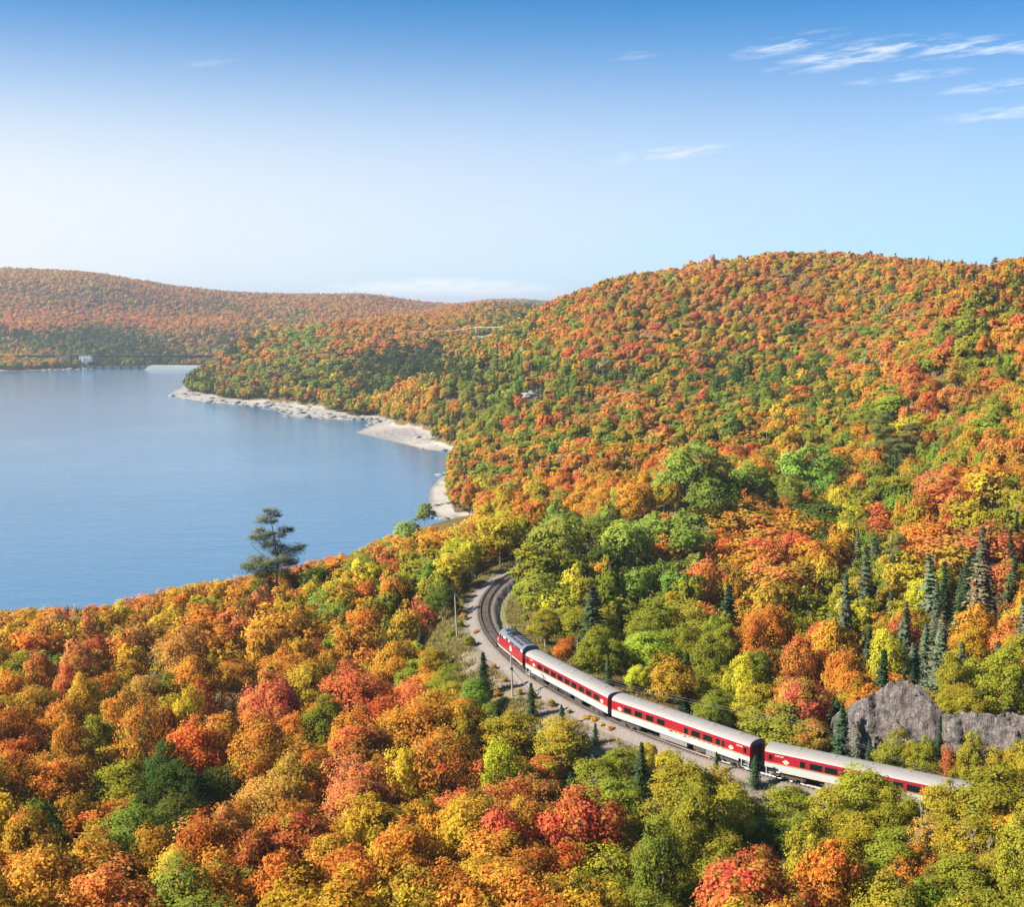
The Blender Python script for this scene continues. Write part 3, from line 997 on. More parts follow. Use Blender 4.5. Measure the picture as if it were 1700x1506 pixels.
    pl.add([(xc + 2.3, -1.35, .35), (xc + 2.3, 1.35, .35), (xc + 2.95, 0, .30), (xc + 2.25, -1.3, 1.1), (xc + 2.25, 1.3, 1.1), (xc + 2.85, 0, 1.1)], [(0, 2, 5, 3), (2, 1, 4, 5)])
    pl.obj('pilot', M_BLACK, root)
    tk = MB().box(-1.6, 1.4, -1.25, 1.25, .42, 1.08)
    tk.obj('fuel_tank', M_BLACK, root)
    MB().box(xr + .2, xc + 1.5, -1.1, 1.1, .92, 1.1).obj('underframe', M_BLACK, root)
    MB().tube([(xr + .2, 0, .85), (xr - .75, 0, .85)], .13, 6).obj('coupler', M_IRON, root)
    for q in (-half + 2.9, half - 3.9):
        bogie(root, q, 2.75, .5)
    hr = MB()
    for sy in (-1, 1):
        for q in (xc - 1.18, xc - 2.26):
            hr.tube([(q, 1.58 * sy, 1.4), (q, 1.62 * sy, 1.5), (q, 1.62 * sy, 2.9), (q, 1.58 * sy, 3.0)], .018, 4)
    hr.obj('handrail', M_STEEL, root)
    return root


build_locomotive()
let = lambda t0, z, n, m=0, w=.11, g=.19, L=25.3: [(t0 + i * g / L, z, w * (1.0 if i % 3 else .7), .16, m) for i in range(n)]
win9 = [(t, 1.42) for t in (.192, .278, .366, .451, .534, .617, .704, .789, .876)]
passenger_car((s1 + s1 + L_CAR) / 2, L_CAR, 'carriage with nine even windows coupled to the locomotive', win9, ('front',), (.112, .937), [(.36, 2.6, .42, M_BLACK, .5), (.5, 3.4, .5, M_BLACK, .5), (.66, 2.0, .4, M_IRON, .5)],
              let(.062, 3.12, 5) + [(.42, 1.75, .35, .07, 2), (.52, 1.72, .3, .1, 2)], False)
win2 = [(.127, 1.35), (.211, 1.35), (.297, 1.35), (.381, 1.4), (.565, .62), (.634, 1.45), (.718, 1.5), (.788, .62), (.823, .28)]
passenger_car((s2 + s2 + L_CAR) / 2, L_CAR, 'middle carriage with blank red panel between unevenly spaced windows', win2, ('rear',), (.064, .876), [(.47, 5.0, .36, M_STEEL, .45), (.66, 2.3, .45, M_IRON, .5), (.74, 1.9, .3, M_STEEL, .5)],
              let(.915, 3.12, 6) + [(.455, 1.88, .7, .13, 1), (.56, 1.82, .7, .13, 1)] + let(.475, 1.84, 9, 3) + [(.46 + .033 * i, 2.0, .5, .05, 2) for i in range(12)], False)
win3 = [(.199, .62), (.268, 1.55), (.345, 1.55), (.425, 1.5), (.505, 1.5), (.585, 1.5), (.665, 1.5), (.745, 1.5), (.825, .62)]
passenger_car((s3 + s3 + L_CAR) / 2, L_CAR, 'last carriage half hidden by yellow trees below the rock cut', win3, ('front',), (.112, .93), [(.36, 2.4, .4, M_STEEL, .5), (.52, 3.4, .45, M_BLACK, .5), (.68, 2.0, .4, M_IRON, .5)],
              let(.058, 3.12, 6) + [(.13 + .06 * i, 1.1, 1.2, .05, 3) for i in range(13)], True)

# ------------------------------------------------------------------ line-side poles and wires
M_POLE = paint('weathered_pole_wood', (.40, .34, .29), .9, 0, .25, 2)
M_WIRE = paint('wire_metal', (.20, .20, .20), .4, .5, .05)
POLES = []


def pole(px, py_base, py_top, Y, lean, brace, label, arms=1):
    b = at(px, py_base, Y)
    gz = float(ground(b[0], b[1]))
    top = at(px, py_top, Y)
    h = top[2] - gz
    root = empty('utility_pole', (b[0], b[1], gz - .3), 0, label, 'utility pole', 'poles beside the railway')
    mb = MB().tube([(0, 0, 0), (-lean * h * .5, 0, h * .5 + .3), (-lean * h, 0, h + .3)], [.16, .14, .10], 8)
    mb.obj('shaft', M_POLE, root)
    for a in range(arms):
        zz = h + .05 - a * .6
        MB().box(-lean * h - .06, -lean * h + .06, -.75, .75, zz, zz + .1).obj('crossarm', M_POLE, root)
        for q in (-.65, .65):
            MB().tube([(-lean * h, q, zz + .1), (-lean * h, q, zz + .28)], [.05, .03], 6).obj('insulator', M_GLASS, root)
    if brace:
        MB().tube([(-lean * h * .66, 0, h * .66 + .3), (brace, -1.0, -.5)], [.075, .09], 6).obj('brace', M_POLE, root)
        MB().disc((-lean * h * .66, 0, h * .66 + .3), (0, 0, 1), .24, .3, 8).obj('collar', M_BLACK, root)
    POLES.append((Vector((b[0] - lean * h, b[1], gz + h)), h))
    return root


pole(974.5, 893, 838, 352, .0, 3.6, 'braced grey pole among yellow trees beyond the railway bend')
pole(777, 969, 910, 283, .02, 3.0, 'braced grey pole left of the bare track bend')
pole(759, 1065, 987, 229, .05, 0, 'plain grey pole on the grassy bank left of the locomotive')
pole(851, 1180, 1086, 193, .04, 4.4, 'braced dark pole on the bank below the locomotive')
pole(1343, 1307, 1206, 160, -.01, 0, 'tall grey pole in front of the last carriage')
_p = at(1760, 1380, 128)
POLES.append((Vector((_p[0], _p[1], 47.0)), 9))


def wire(a, b, sag, label, r=.012):
    n = 18
    pts = []
    for i in range(n + 1):
        t = i / n
        p = a.lerp(b, t)
        p.z -= sag * 4 * t * (1 - t)
        pts.append(p - a)
    o = MB().tube(pts, r, 4).obj('overhead_wire', M_WIRE, None, loc=a)
    props(o, label, 'wire', 'wires strung between the railway poles')


PN = ['beyond the bend', 'at the bend', 'left of the locomotive', 'below the locomotive', 'in front of the last carriage']
for i in range(len(POLES) - 1):
    for q, nm in ((-.65, 'nearer'), (.65, 'farther')):
        a, b = POLES[i][0].copy(), POLES[i + 1][0].copy()
        for v in (a, b):
            v.y += q; v.z += .3
        far_end = ('to the pole ' + PN[i + 1]) if i + 1 < len(PN) else 'out past the rock cut'
        wire(a, b, .9, '%s thin wire from the pole %s' % (nm, PN[i]))

# ------------------------------------------------------------------ trees: leaf materials
def leaf_mat(name, tint2, inst, trans=.28, hue_j=.035, val_j=.55):
    m, t = new_mat(name)
    if inst:
        at_ = t.add('ShaderNodeAttribute', attribute_type='INSTANCER', attribute_name='tint')
        col, amt = at_.outputs['Color'], at_.outputs['Alpha']
    else:
        oi = t.add('ShaderNodeObjectInfo')
        col, amt = oi.outputs['Color'], oi.outputs['Alpha']
    turn = t.add('ShaderNodeAttribute', attribute_name='turn').outputs['Fac']
    lr = t.add('ShaderNodeAttribute', attribute_name='lrand').outputs['Fac']
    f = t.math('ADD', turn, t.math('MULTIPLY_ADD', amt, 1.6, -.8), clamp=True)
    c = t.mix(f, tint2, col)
    hs_ = t.add('ShaderNodeHueSaturation', inp={'Hue': t.math('MULTIPLY_ADD', lr, hue_j * 2, .5 - hue_j), 'Saturation': 1.0, 'Value': t.math('MULTIPLY_ADD', lr, val_j, 1 - val_j * .5), 'Fac': 1.0, 'Color': c})
    cn = t.add('ShaderNodeAttribute', attribute_name='cn').outputs['Vector']
    vt = t.add('ShaderNodeVectorTransform', vector_type='NORMAL', convert_from='OBJECT', convert_to='WORLD', inp={0: cn})
    d = t.add('ShaderNodeBsdfDiffuse', inp={0: hs_.outputs[0], 1: .3, 2: vt.outputs[0]})
    tr = t.add('ShaderNodeBsdfTranslucent', inp={0: hs_.outputs[0]})
    mx = t.add('ShaderNodeMixShader', inp={0: trans, 1: d.outputs[0], 2: tr.outputs[0]})
    t.add('ShaderNodeOutputMaterial', inp={0: mx.outputs[0]})
    return m


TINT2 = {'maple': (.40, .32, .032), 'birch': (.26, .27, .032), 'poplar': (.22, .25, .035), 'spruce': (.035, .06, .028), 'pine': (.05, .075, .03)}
LEAF = {}
for k_, c_ in TINT2.items():
    tr_ = .15 if k_ in ('spruce', 'pine') else .40
    LEAF[k_] = (leaf_mat(k_ + '_foliage', c_, False, tr_), leaf_mat(k_ + '_far_foliage', c_, True, tr_))
BARK = {'maple': paint('grey_brown_bark', (.13, .105, .085), .9, 0, .3, 4), 'birch': paint('pale_birch_bark', (.42, .39, .34), .85, 0, .35, 3), 'spruce': paint('dark_spruce_bark', (.085, .065, .05), .95, 0, .3, 4)}
BARK['poplar'] = paint('grey_poplar_bark', (.33, .32, .27), .85, 0, .3, 3)
BARK['pine'] = paint('pine_bark', (.10, .075, .055), .95, 0, .3, 4)
M_DEAD = paint('bleached_dead_wood', (.34, .31, .275), .85, 0, .25, 3)


def unit(v):
    return v / np.maximum(np.linalg.norm(v, axis=-1, keepdims=True), 1e-9)


def cards(C, N, size, rng, aspect=.7, fold=.18):
    """one folded diamond leaf per centre"""
    n = len(C)
    r = unit(rng.normal(size=(n, 3)))
    a = unit(np.cross(N, r)); b = np.cross(N, a)
    s = (size * rng.uniform(.65, 1.3, n))[:, None]
    V = np.stack([C + a * s, C + b * s * aspect - N * s * fold, C - a * s, C - b * s * aspect - N * s * fold], 1)
    return V.reshape(-1, 3), np.arange(n * 4).reshape(n, 4)


def broad_crown(seed, R, z0, z1, nl, nt, nf, leaf, lobe=.40, dens=1.0, spread=.22):
    rng = np.random.default_rng(seed)
    Hh = (z1 - z0) / 2
    i = np.arange(nl) + .5
    ph = np.arccos(np.clip(1 - 1.62 * i / nl, -1, 1)); th = np.pi * (1 + 5 ** .5) * i + rng.uniform(0, 6)
    d = np.c_[np.cos(th) * np.sin(ph), np.sin(th) * np.sin(ph), np.cos(ph)]
    d = unit(d + rng.normal(0, .20, (nl, 3)))
    rad = rng.uniform(.42, .88, nl)
    lc = d * rad[:, None] * np.array([R, R, Hh]) * rng.uniform(.82, 1.15, (nl, 1)) + np.array([0, 0, z0 + Hh * .92])
    lc[:, :2] += rng.normal(0, .07 * R, 2)
    lr_ = lobe * R * rng.uniform(.55, 1.3, nl)
    ltn = rng.normal(0, .20, nl)
    # tufts
    td_ = unit(rng.normal(size=(nl, nt, 3)) + d[:, None] * .9 + np.array([0, 0, .25]))
    tc = lc[:, None] + td_ * lr_[:, None, None] * rng.uniform(.72, 1.08, (nl, nt, 1)) * np.array([1, 1, .8])
    ttn = rng.normal(0, .12, (nl, nt)); tv = rng.uniform(0, 1, (nl, nt))
    keep = (rng.uniform(size=(nl, nt)) < dens) & (rng.uniform(size=(nl, 1)) > .10)
    # leaves
    off = rng.normal(0, 1, (nl, nt, nf, 3)) * (spread * R * .33)
    lp = tc[:, :, None] + off
    N = unit(td_[:, :, None] * .75 + d[:, None, None] * .35 + np.array([0, 0, .25]) + rng.normal(0, .42, (nl, nt, nf, 3)))
    out = np.clip((np.linalg.norm((lp - np.array([0, 0, z0 + Hh * .9])) / np.array([R, R, Hh]), axis=-1) - .5) / .6, 0, 1)
    turn = .10 + .50 * (lp[..., 2] - z0) / (z1 - z0) + .22 * out + ltn[:, None, None] + ttn[:, :, None] + rng.normal(0, .08, lp.shape[:3])
    lrand = .45 * tv[:, :, None] + .55 * rng.uniform(0, 1, lp.shape[:3])
    cnv = unit(.75 * td_[:, :, None] + .45 * d[:, None, None] + np.array([0, 0, .22]) + rng.normal(0, .26, lp.shape))
    k = np.broadcast_to(keep[:, :, None], lp.shape[:3])
    V, F = cards(lp[k], N[k], leaf, rng)
    return V, F, np.repeat(turn[k], 4), np.repeat(lrand[k], 4), lc, np.repeat(cnv[k], 4, 0)


def conifer_crown(seed, H, R, lev, nb, nk, size, z0=.06, shape=1.0, gap=0.0):
    rng = np.random.default_rng(seed)
    P, N, turn, S = [], [], [], []
    for i in range(lev):
        f = i / (lev - 1)
        z = H * (z0 + (1 - z0) * f)
        L = R * (1 - f) ** shape * rng.uniform(.68, 1.18) + .10
        if rng.uniform() < gap + .07:
            L *= .35
        for b in range(nb):
            a = 2 * math.pi * (b + rng.uniform(-.4, .4)) / nb + i * 1.1
            l = L * rng.uniform(.5, 1.22)
            dr = np.array([math.cos(a), math.sin(a)])
            sd_ = np.array([-dr[1], dr[0]])
            up = .32 * f - .22 * (1 - f)
            for k in range(nk):
                q = (k + .55) / nk
                for lat in ((-1, 1) if nk > 2 else (0,)):
                    p2 = dr * l * q + sd_ * lat * .20 * l * q * rng.uniform(.4, 1.2)
                    zz = z + up * l * q - .18 * l * q * q + rng.normal(0, .05)
                    P.append((p2[0], p2[1], zz))
                    N.append((dr[0] * .45 + rng.normal(0, .3), dr[1] * .45 + rng.normal(0, .3), .85))
                    turn.append(.35 + .5 * q + rng.normal(0, .1)); S.append(1.05 - .45 * q)
    # leader
    for k in range(3):
        P.append((0, 0, H * (1 + .015 * k))); N.append((rng.normal(), rng.normal(), .2)); turn.append(.8); S.append(.6)
    P = np.array(P); N = unit(np.array(N)); S = np.array(S)
    n = len(P)
    V, F = cards(P, N, size * S, rng, .55, .30)
    lrand = rng.uniform(0, 1, n)
    CN = unit(np.c_[P[:, :2], np.full(n, .45)] / np.array([np.maximum(np.linalg.norm(P[:, :2], axis=1), .2)] * 2 + [np.ones(n)]).T + rng.normal(0, .3, (n, 3)))
    return V, F, np.repeat(np.array(turn), 4), np.repeat(lrand, 4), None, np.repeat(CN, 4, 0)


def crown_mesh(name, data, mat):
    V, F, turn, lrand, _, cn = data
    return np_mesh(name, V, F, [mat], attrs={'cn': ('FLOAT_VECTOR', cn), 'turn': ('FLOAT', turn), 'lrand': ('FLOAT', lrand)})


def trunk_mb(seed, z0, top, r, lobes=None, sides=6, nlimb=7, twig=0):
    rng = random.Random(seed)
    mb = MB()
    lean = (rng.uniform(-.25, .25), rng.uniform(-.25, .25))
    mb.tube([(0, 0, -.5), (lean[0] * .3, lean[1] * .3, z0 * .6), (lean[0], lean[1], z0 + (top - z0) * .35), (lean[0] * 1.4, lean[1] * 1.4, top * .93)], [r * 1.25, r, r * .65, r * .2], sides)
    if lobes is not None:
        for q in lobes[::max(1, len(lobes) // nlimb)]:
            h = max(z0 * .75, min(q[2] - 1.2, top * .75)) * rng.uniform(.8, 1)
            mid = (q[0] * .5 + lean[0], q[1] * .5 + lean[1], h * .45 + q[2] * .55 - .3)
            mb.tube([(lean[0], lean[1], h), mid, tuple(q)], [r * .45, r * .28, r * .08], 4, cap=False)
            for k in range(twig):
                e = (q[0] * 1.25 + rng.uniform(-1, 1), q[1] * 1.25 + rng.uniform(-1, 1), q[2] + rng.uniform(-.2, 1.3))
                mb.tube([mid, tuple((a * .5 + b * .5) + rng.uniform(-.15, .15) for a, b in zip(mid, e)), e], [r * .16, r * .12, r * .06], 3, cap=False)
    return mb


# prototypes: nominal sizes in metres; LOD 0 near, 1 middle, 2 far, 3 very far
NOM = {'maple': (12.0, 8.0), 'birch': (12.0, 6.0), 'poplar': (13.0, 8.4), 'spruce': (12.0, 3.8), 'pine': (15.0, 6.0)}
PROTO = {}


def make_protos():
    lods = ((40, 26, 9, .175), (34, 18, 6, .27), (26, 12, 4, .46), (15, 8, 3, .85))
    for kind, shp in (('maple', (4.0, 3.2, 12.0, .40, .22)), ('birch', (3.0, 2.2, 12.0, .40, .26)), ('poplar', (4.2, 2.4, 13.0, .44, .20))):
        R, z0, z1, lobe, spr = shp
        for l, (nl, nt, nf, leaf) in enumerate(lods):
            nv = (5, 4, 4, 3)[l]
            if kind == 'birch' and l == 0:
                nt, nf, leaf = 30, 10, .135
            lst = []
            for v in range(nv + (2 if (kind == 'maple' and l < 2) else 0)):
                sparse = v >= nv
                rr = random.Random(v * 7 + l)
                d = broad_crown(100 + v * 13 + l * 5 + len(kind), R * rr.uniform(.94, 1.06), z0 + rr.uniform(-.5, .6), z1, nl, nt, nf, leaf * (.95 if sparse else 1), lobe, .38 if sparse else .90, spr)
                tm = trunk_mb(v + l * 11, z0, z1, .17, d[4], 6 if l < 2 else 4, 14 if sparse else (9 if l == 0 else 6), 4 if (sparse and l == 0) else (2 if sparse else 0))
                lst.append((d, tm, sparse))
            PROTO[kind, l] = lst
    for kind in ('spruce',):
        for l, (lev, nb, nk, size) in enumerate(((30, 8, 5, .30), (20, 7, 4, .40), (13, 6, 2, .70), (8, 5, 1, 1.15))):
            lst = []
            for v in range((5, 4, 3, 2)[l]):
                rr = random.Random(v * 3 + l)
                d = conifer_crown(50 + v + l * 9, 12.0, 1.9 * rr.uniform(.8, 1.2), lev, nb, nk, size, rr.uniform(.05, .14), rr.uniform(.75, 1.0), .0 if v < 3 else .18)
                tm = MB().tube([(0, 0, -.5), (0, 0, 4), (0, 0, 11.6)], [.17, .13, .03], 6 if l < 2 else 4)
                lst.append((d, tm, False))
            PROTO[kind, l] = lst


make_protos()
MESH = {}


def proto_meshes(kind, lod, v):
    key = (kind, lod, v)
    if key not in MESH:
        d, tm, sp = PROTO[kind, lod][v]
        MESH[key] = (crown_mesh(kind + '_crown', d, LEAF[kind][0]), tm.mesh(kind + '_trunk', BARK[kind]))
    return MESH[key]


def joined_mesh(kind, lod, v, inst):
    key = ('j', kind, lod, v, inst)
    if key not in MESH:
        d, tm, sp = PROTO[kind, lod][v]
        V, F, turn, lr_, _, cn = d
        tv = np.array(tm.v); tf = [f for f in tm.f if len(f) == 4]
        TF = np.array(tf) + len(V)
        me = np_mesh(kind + '_tree', np.vstack([V, tv]), np.vstack([F, TF]), [LEAF[kind][1 if inst else 0], BARK[kind]], np.r_[np.zeros(len(F), int), np.ones(len(TF), int)],
                     attrs={'cn': ('FLOAT_VECTOR', np.vstack([cn, np.zeros((len(tv), 3))])), 'turn': ('FLOAT', np.r_[turn, np.zeros(len(tv))]), 'lrand': ('FLOAT', np.r_[lr_, np.zeros(len(tv))])})
        MESH[key] = me
    return MESH[key]


# ------------------------------------------------------------------ where the trees stand
COL = {'O': (.69, .275, .042), 'R': (.69, .205, .066), 'P': (.68, .20, .085), 'G': (.67, .35, .040), 'Y': (.60, .44, .040), 'B': (.56, .245, .065), 'T': (.44, .29, .15),
       'L': (.36, .335, .032), 'l': (.47, .375, .034), 'N': (.25, .30, .038), 'D': (.075, .115, .020), 'M': (.31, .41, .062), 'S': (.066, .108, .044), 's': (.20, .22, .125), 'K': (.045, .07, .03)}
KIND = {'O': 'maple', 'R': 'maple', 'P': 'maple', 'G': 'maple', 'Y': 'maple', 'B': 'maple', 'T': 'maple', 'L': 'birch', 'l': 'birch', 'N': 'poplar', 'D': 'poplar', 'M': 'poplar', 'S': 'spruce', 's': 'spruce', 'K': 'pine'}
# hand-read trees: x, y of the crown top and crown width in photograph pixels, colour code
HAND = """20 1030 60 B;50 1015 60 G;95 1017 40 T;125 1014 45 P;110 1030 80 G;60 1045 80 O;195 1010 60 D;165 1036 45 R;215 1035 70 B;255 1030 60 B;250 990 55 R;300 975 60 O;290 997 60 G;352 968 40 N;385 964 60 O;350 987 70 L;365 1003 60 O;405 1010 50 R;345 1040 85 O;35 1080 80 L;85 1080 60 L;20 1120 60 O
155 1085 60 B;120 1110 60 P;105 1133 60 R;210 1092 65 Y;165 1125 70 O;50 1140 85 G;270 1072 60 T;280 1062 60 B;245 1130 70 B;300 1150 70 L;330 1120 70 B;398 1100 80 O;385 1150 60 T;230 1175 80 L;150 1190 60 L;90 1180 80 O;30 1190 80 O;290 1172 80 G;180 1195 60 O;420 1192 60 P
25 1228 90 O;95 1228 70 B;150 1218 55 L;215 1220 90 O;300 1220 90 O;390 1222 70 O;20 1268 70 L;95 1266 110 O;190 1266 100 L;300 1258 110 D;370 1272 90 D;45 1332 110 N;145 1337 60 O;210 1347 115 N;330 1362 70 N;390 1342 70 L;345 1352 40 B;385 1374 60 R;262 1325 50 G;125 1397 130 O;212 1415 40 G;310 1412 110 Y;345 1428 150 N;420 1440 130 N;45 1467 110 O;130 1462 80 G;185 1462 70 R;280 1470 110 N
675 860 50 M;425 955 45 O;440 970 60 D;525 934 60 D;492 938 40 P;560 930 50 O;605 918 65 N;588 927 40 G;640 904 45 R;680 889 60 O;735 877 80 O;780 870 70 R;815 864 60 O;770 888 45 N;755 907 50 Y;815 874 70 Y;700 915 80 L;725 927 70 N;750 932 50 D;570 967 70 G;480 982 55 G;535 977 58 M;585 1002 50 O;620 992 50 L;660 957 60 L;627 962 50 N;410 992 50 N;455 1010 95 O;402 1012 40 R;515 1037 60 O;560 1042 70 L;605 1047 70 O;650 1027 50 L;667 1012 30 B;682 1027 35 Y;640 1062 60 N;685 1072 55 L;720 1077 50 L;475 1087 90 O;545 1087 60 O;610 1082 70 G;690 1097 60 L;718 1092 40 O;855 888 55 Y;830 905 60 L;850 915 50 l;800 920 55 D;760 950 50 D;735 970 50 D
580 1112 110 R;450 1132 70 R;510 1092 80 G;520 1142 45 L;655 1142 60 R;690 1162 110 O;740 1112 70 L;755 1132 60 L;790 1127 60 N;775 1162 60 L;815 1167 45 N;625 1165 60 O;440 1197 80 P;415 1212 70 O;600 1207 100 R;680 1202 70 R;745 1217 90 G;760 1192 45 O;540 1197 60 T;500 1232 80 B;600 1267 110 P;700 1247 90 R;720 1282 70 O;770 1302 100 R;650 1282 60 G;450 1282 90 B;480 1332 110 O;620 1332 110 G
545 1250 70 B;490 1350 110 R;560 1360 80 O;610 1330 100 Y;690 1322 90 G;560 1382 100 G;680 1367 110 G;740 1342 90 G;810 1337 80 R;424 1382 42 R;405 1340 50 N;590 1402 110 O;510 1442 100 O;600 1442 90 G;790 1422 110 G;720 1442 120 O;660 1455 80 G;470 1420 90 O;430 1300 80 B
850 1182 85 l;935 1192 85 l;905 1252 60 R;860 1262 90 Y;812 1257 70 R;830 1302 110 R;905 1297 80 R;990 1257 80 L;1035 1240 60 L;1075 1234 40 Y;1115 1245 40 Y;1130 1262 110 l;1020 1287 90 L;970 1310 80 L;1050 1357 80 l;1110 1342 80 l;1150 1352 70 L;900 1342 100 O;950 1357 60 R;930 1402 100 O;1010 1412 60 Y;1040 1452 90 L;1120 1432 80 N;1200 1392 100 L;870 1432 110 O;925 1452 110 G;1215 1302 95 l;1180 1320 70 L;1075 1400 70 l;980 1455 80 L;1160 1460 80 L
1310 1302 70 L;1265 1407 70 R;1360 1432 50 O;1430 1277 100 l;1390 1302 80 L;1480 1332 70 L;1558 1247 62 l;1650 1267 110 l;1480 1372 90 L;1420 1342 90 l;1380 1392 90 l;1540 1352 70 B;1600 1362 90 l;1680 1342 90 l;1590 1422 90 L;1520 1402 70 G;1450 1432 90 l;1550 1452 90 L;1640 1310 90 L;1565 1290 60 L;1330 1350 80 L;1290 1370 70 N;1660 1400 90 L;1700 1290 80 l;1340 1440 70 l;1210 1450 80 L
930 850 85 M;985 852 70 N;880 887 60 N;900 902 80 L;990 902 70 D;925 977 60 Y;870 962 40 L;1040 992 70 L;1020 992 70 L;1080 997 90 L;1150 1002 90 L;1055 937 60 M;1100 927 60 M;1140 842 100 M;1090 852 60 M;1030 862 80 M;1150 732 95 M;1180 792 70 M;1245 762 70 M;1350 732 100 M;1300 782 60 M;1120 807 60 M;1085 815 60 M;870 832 60 O;830 852 70 Y;910 837 70 Y;975 817 60 O;1010 807 50 O;1060 802 60 G;1100 892 60 O;1230 837 120 O;1270 862 100 R;1330 852 90 O;1300 932 110 R;1240 902 90 O;1200 882 60 O;1390 857 40 Y;1360 892 80 O;1170 932 60 R;1040 952 40 O;1240 987 55 O;1270 1012 60 O;1200 967 50 L;1340 1012 60 L;1380 1012 70 L;1300 1087 50 R;1340 1097 55 R;1260 1137 70 Y;1240 1152 60 Y;1290 1152 50 N;1350 1137 60 P;1345 1192 70 B;1075 1107 35 Y;1060 1105 40 Y;1110 1112 35 G;1170 1132 50 L;1210 1102 70 L;1020 1082 70 N;1080 1042 80 L;1130 1035 80 L;900 945 70 N;950 925 70 N;1180 1050 80 L;1240 1080 60 N;1000 1040 60 L;960 1010 60 L;905 1010 50 L;1185 1165 50 N;1150 1125 40 L;940 1060 40 G
1515 922 80 Y;1600 882 120 P;1660 872 90 P;1540 1012 40 R;1640 1032 60 R;1470 1042 60 Y;1640 1092 80 l;1680 1032 40 O;1500 872 60 L;1420 1102 40 O;1460 835 60 R;1450 880 50 N;1540 860 80 O;1580 800 90 R;1620 830 70 L;1560 780 70 P;1650 780 80 O;1690 830 70 L;1370 830 110 D;1430 815 60 L;1500 780 70 L;1455 760 60 N;1410 760 80 O;1600 740 70 N;1520 690 60 Y;1580 640 45 P;1640 690 70 L;1690 720 70 R;1690 930 60 L;1620 1150 40 l;1560 1150 30 l;1590 700 50 B;1480 650 50 L;1690 640 50 R;1465 1290 70 l;1502 1308 56 L;1402 1288 56 l"""
SPRUCE = """700 1003 30 S 55;697 1043 22 S 60;804 1090 32 S 72;884 1140 26 S 48;933 1172 16 S 22;888 1218 20 S 36;950 1282 36 S 80;1063 1237 34 S 95;988 1205 16 S 22;826 1180 34 S 45;985 975 62 S 130;1020 975 22 S 60;1215 973 48 S 100;1295 992 44 S 80;1140 1087 40 S 100;1115 1058 24 S 50;1315 1065 18 S 75;1390 1165 44 S 70;1300 1425 30 S 80;1343 1405 34 S 100;1620 1432 34 S 70;1490 1430 44 S 76;1470 1455 30 S 50;1675 1452 40 S 60;1240 1420 24 S 60;1395 1244 18 S 34;1434 1252 12 S 26;1255 1255 24 S 45;1555 1195 22 S 60;1440 925 40 s 130;1480 905 26 S 80;1405 970 30 s 140;1440 1058 36 S 80;1550 940 46 s 110;1590 945 22 S 110;1640 915 60 s 150;1680 925 44 S 130;1560 1055 50 s 130;1500 1030 44 s 110;1600 1085 36 s 80;1590 1010 36 S 100;1620 1020 30 S 90;1690 1060 36 S 110;1520 1085 40 s 80;1420 1180 20 S 50;1460 1100 40 s 60;1185 1010 26 S 40;1010 1090 20 S 60;1205 1480 30 S 60;1190 1250 14 S 25;1350 980 20 S 60;1535 1050 26 s 80;1660 1085 40 s 70"""

ZONES = [(1250, 520, 'OOORRRPRBTGLN'), (1400, 460, 'OOOOTOGGGRLN'), (1500, 560, 'OOOPRRRBTGLN'), (1100, 560, 'RRRPOOOLLNTB'), (960, 540, 'OOORRRPLLNN'), (1020, 640, 'SSSNNLRO'), (1230, 640, 'SNNNDLO'), (1380, 650, 'NNNDDLOOG'), (1540, 560, 'LLLNNOOR'), (1600, 650, 'LLRRPNNB'), (1660, 520, 'RRLLOOSN'), (1050, 700, 'RRRPOOLLLNTB'), (900, 720, 'LLLNRROOS'), (800, 800, 'LLLOOOSRN'), (780, 690, 'LLLNNGS'), (850, 650, 'NMSSL'), (690, 660, 'GGGOOOLLL'), (640, 610, 'DDSSSD'), (600, 625, 'DDSSN'), (690, 605, 'DDSSD'), (350, 648, 'SSDLN'), (450, 650, 'LNDSSB'), (560, 640, 'NNLLGGOSD'), (490, 575, 'MMMMNOR'), (430, 560, 'MMOOOR'), (400, 640, 'LLNNNSOR'), (600, 560, 'OOORRBL'), (800, 545, 'OOOLLNN'), (860, 515, 'NNDSO'), (680, 545, 'OOORL'), (600, 510, 'BBORSSO'), (450, 500, 'BBOORS'), (100, 460, 'OOOBBGL'), (50, 500, 'BBRSSO'), (200, 500, 'SSSBR'), (60, 555, 'SSSSD'), (130, 580, 'SSSDN'), (180, 548, 'SSSSDN'), (400, 560, 'SSSSD'), (120, 492, 'SSSSB'), (250, 505, 'SSSSBO'), (60, 482, 'SSBR'), (350, 507, 'SSSB'), (60, 535, 'RRRO'), (240, 530, 'RRROP'), (380, 530, 'RRBO'), (330, 490, 'BBSRO'), (100, 530, 'RRROOP'), (300, 535, 'RROOB'), (100, 565, 'SSSSND'), (220, 570, 'SSSSDN'), (320, 560, 'BBTTSS'), (20, 590, 'OLNB'), (420, 530, 'SSNBB'), (760, 505, 'BBBOR'), (1550, 750, 'LLLNRROP'), (1460, 740, 'LLLNNSO'), (1300, 720, 'OOOGGLLN'), (1650, 800, 'LLNRROG'), (1250, 700, 'OORLLLN'), (1680, 600, 'LLNORS'), (1560, 450, 'OOGLRS'), (1650, 470, 'ORRLS')]
ZX = np.array([(z[0], z[1]) for z in ZONES], float)

SPREAD = np.random.default_rng(11)
rnd = random.Random(8)
TREES = []     # dicts


def tint(code):
    c = np.array(COL[code])
    j = rnd.gauss(0, .10)
    v = math.exp(rnd.gauss(0, .13))
    c = c * v
    if code in 'ORGYBP':
        c[1] *= math.exp(rnd.gauss(0, .22))
    else:
        c[0] *= math.exp(rnd.gauss(0, .16))
    return tuple(np.clip(c, .01, .75)), float(np.clip(rnd.gauss(.62, .16), .25, 1))


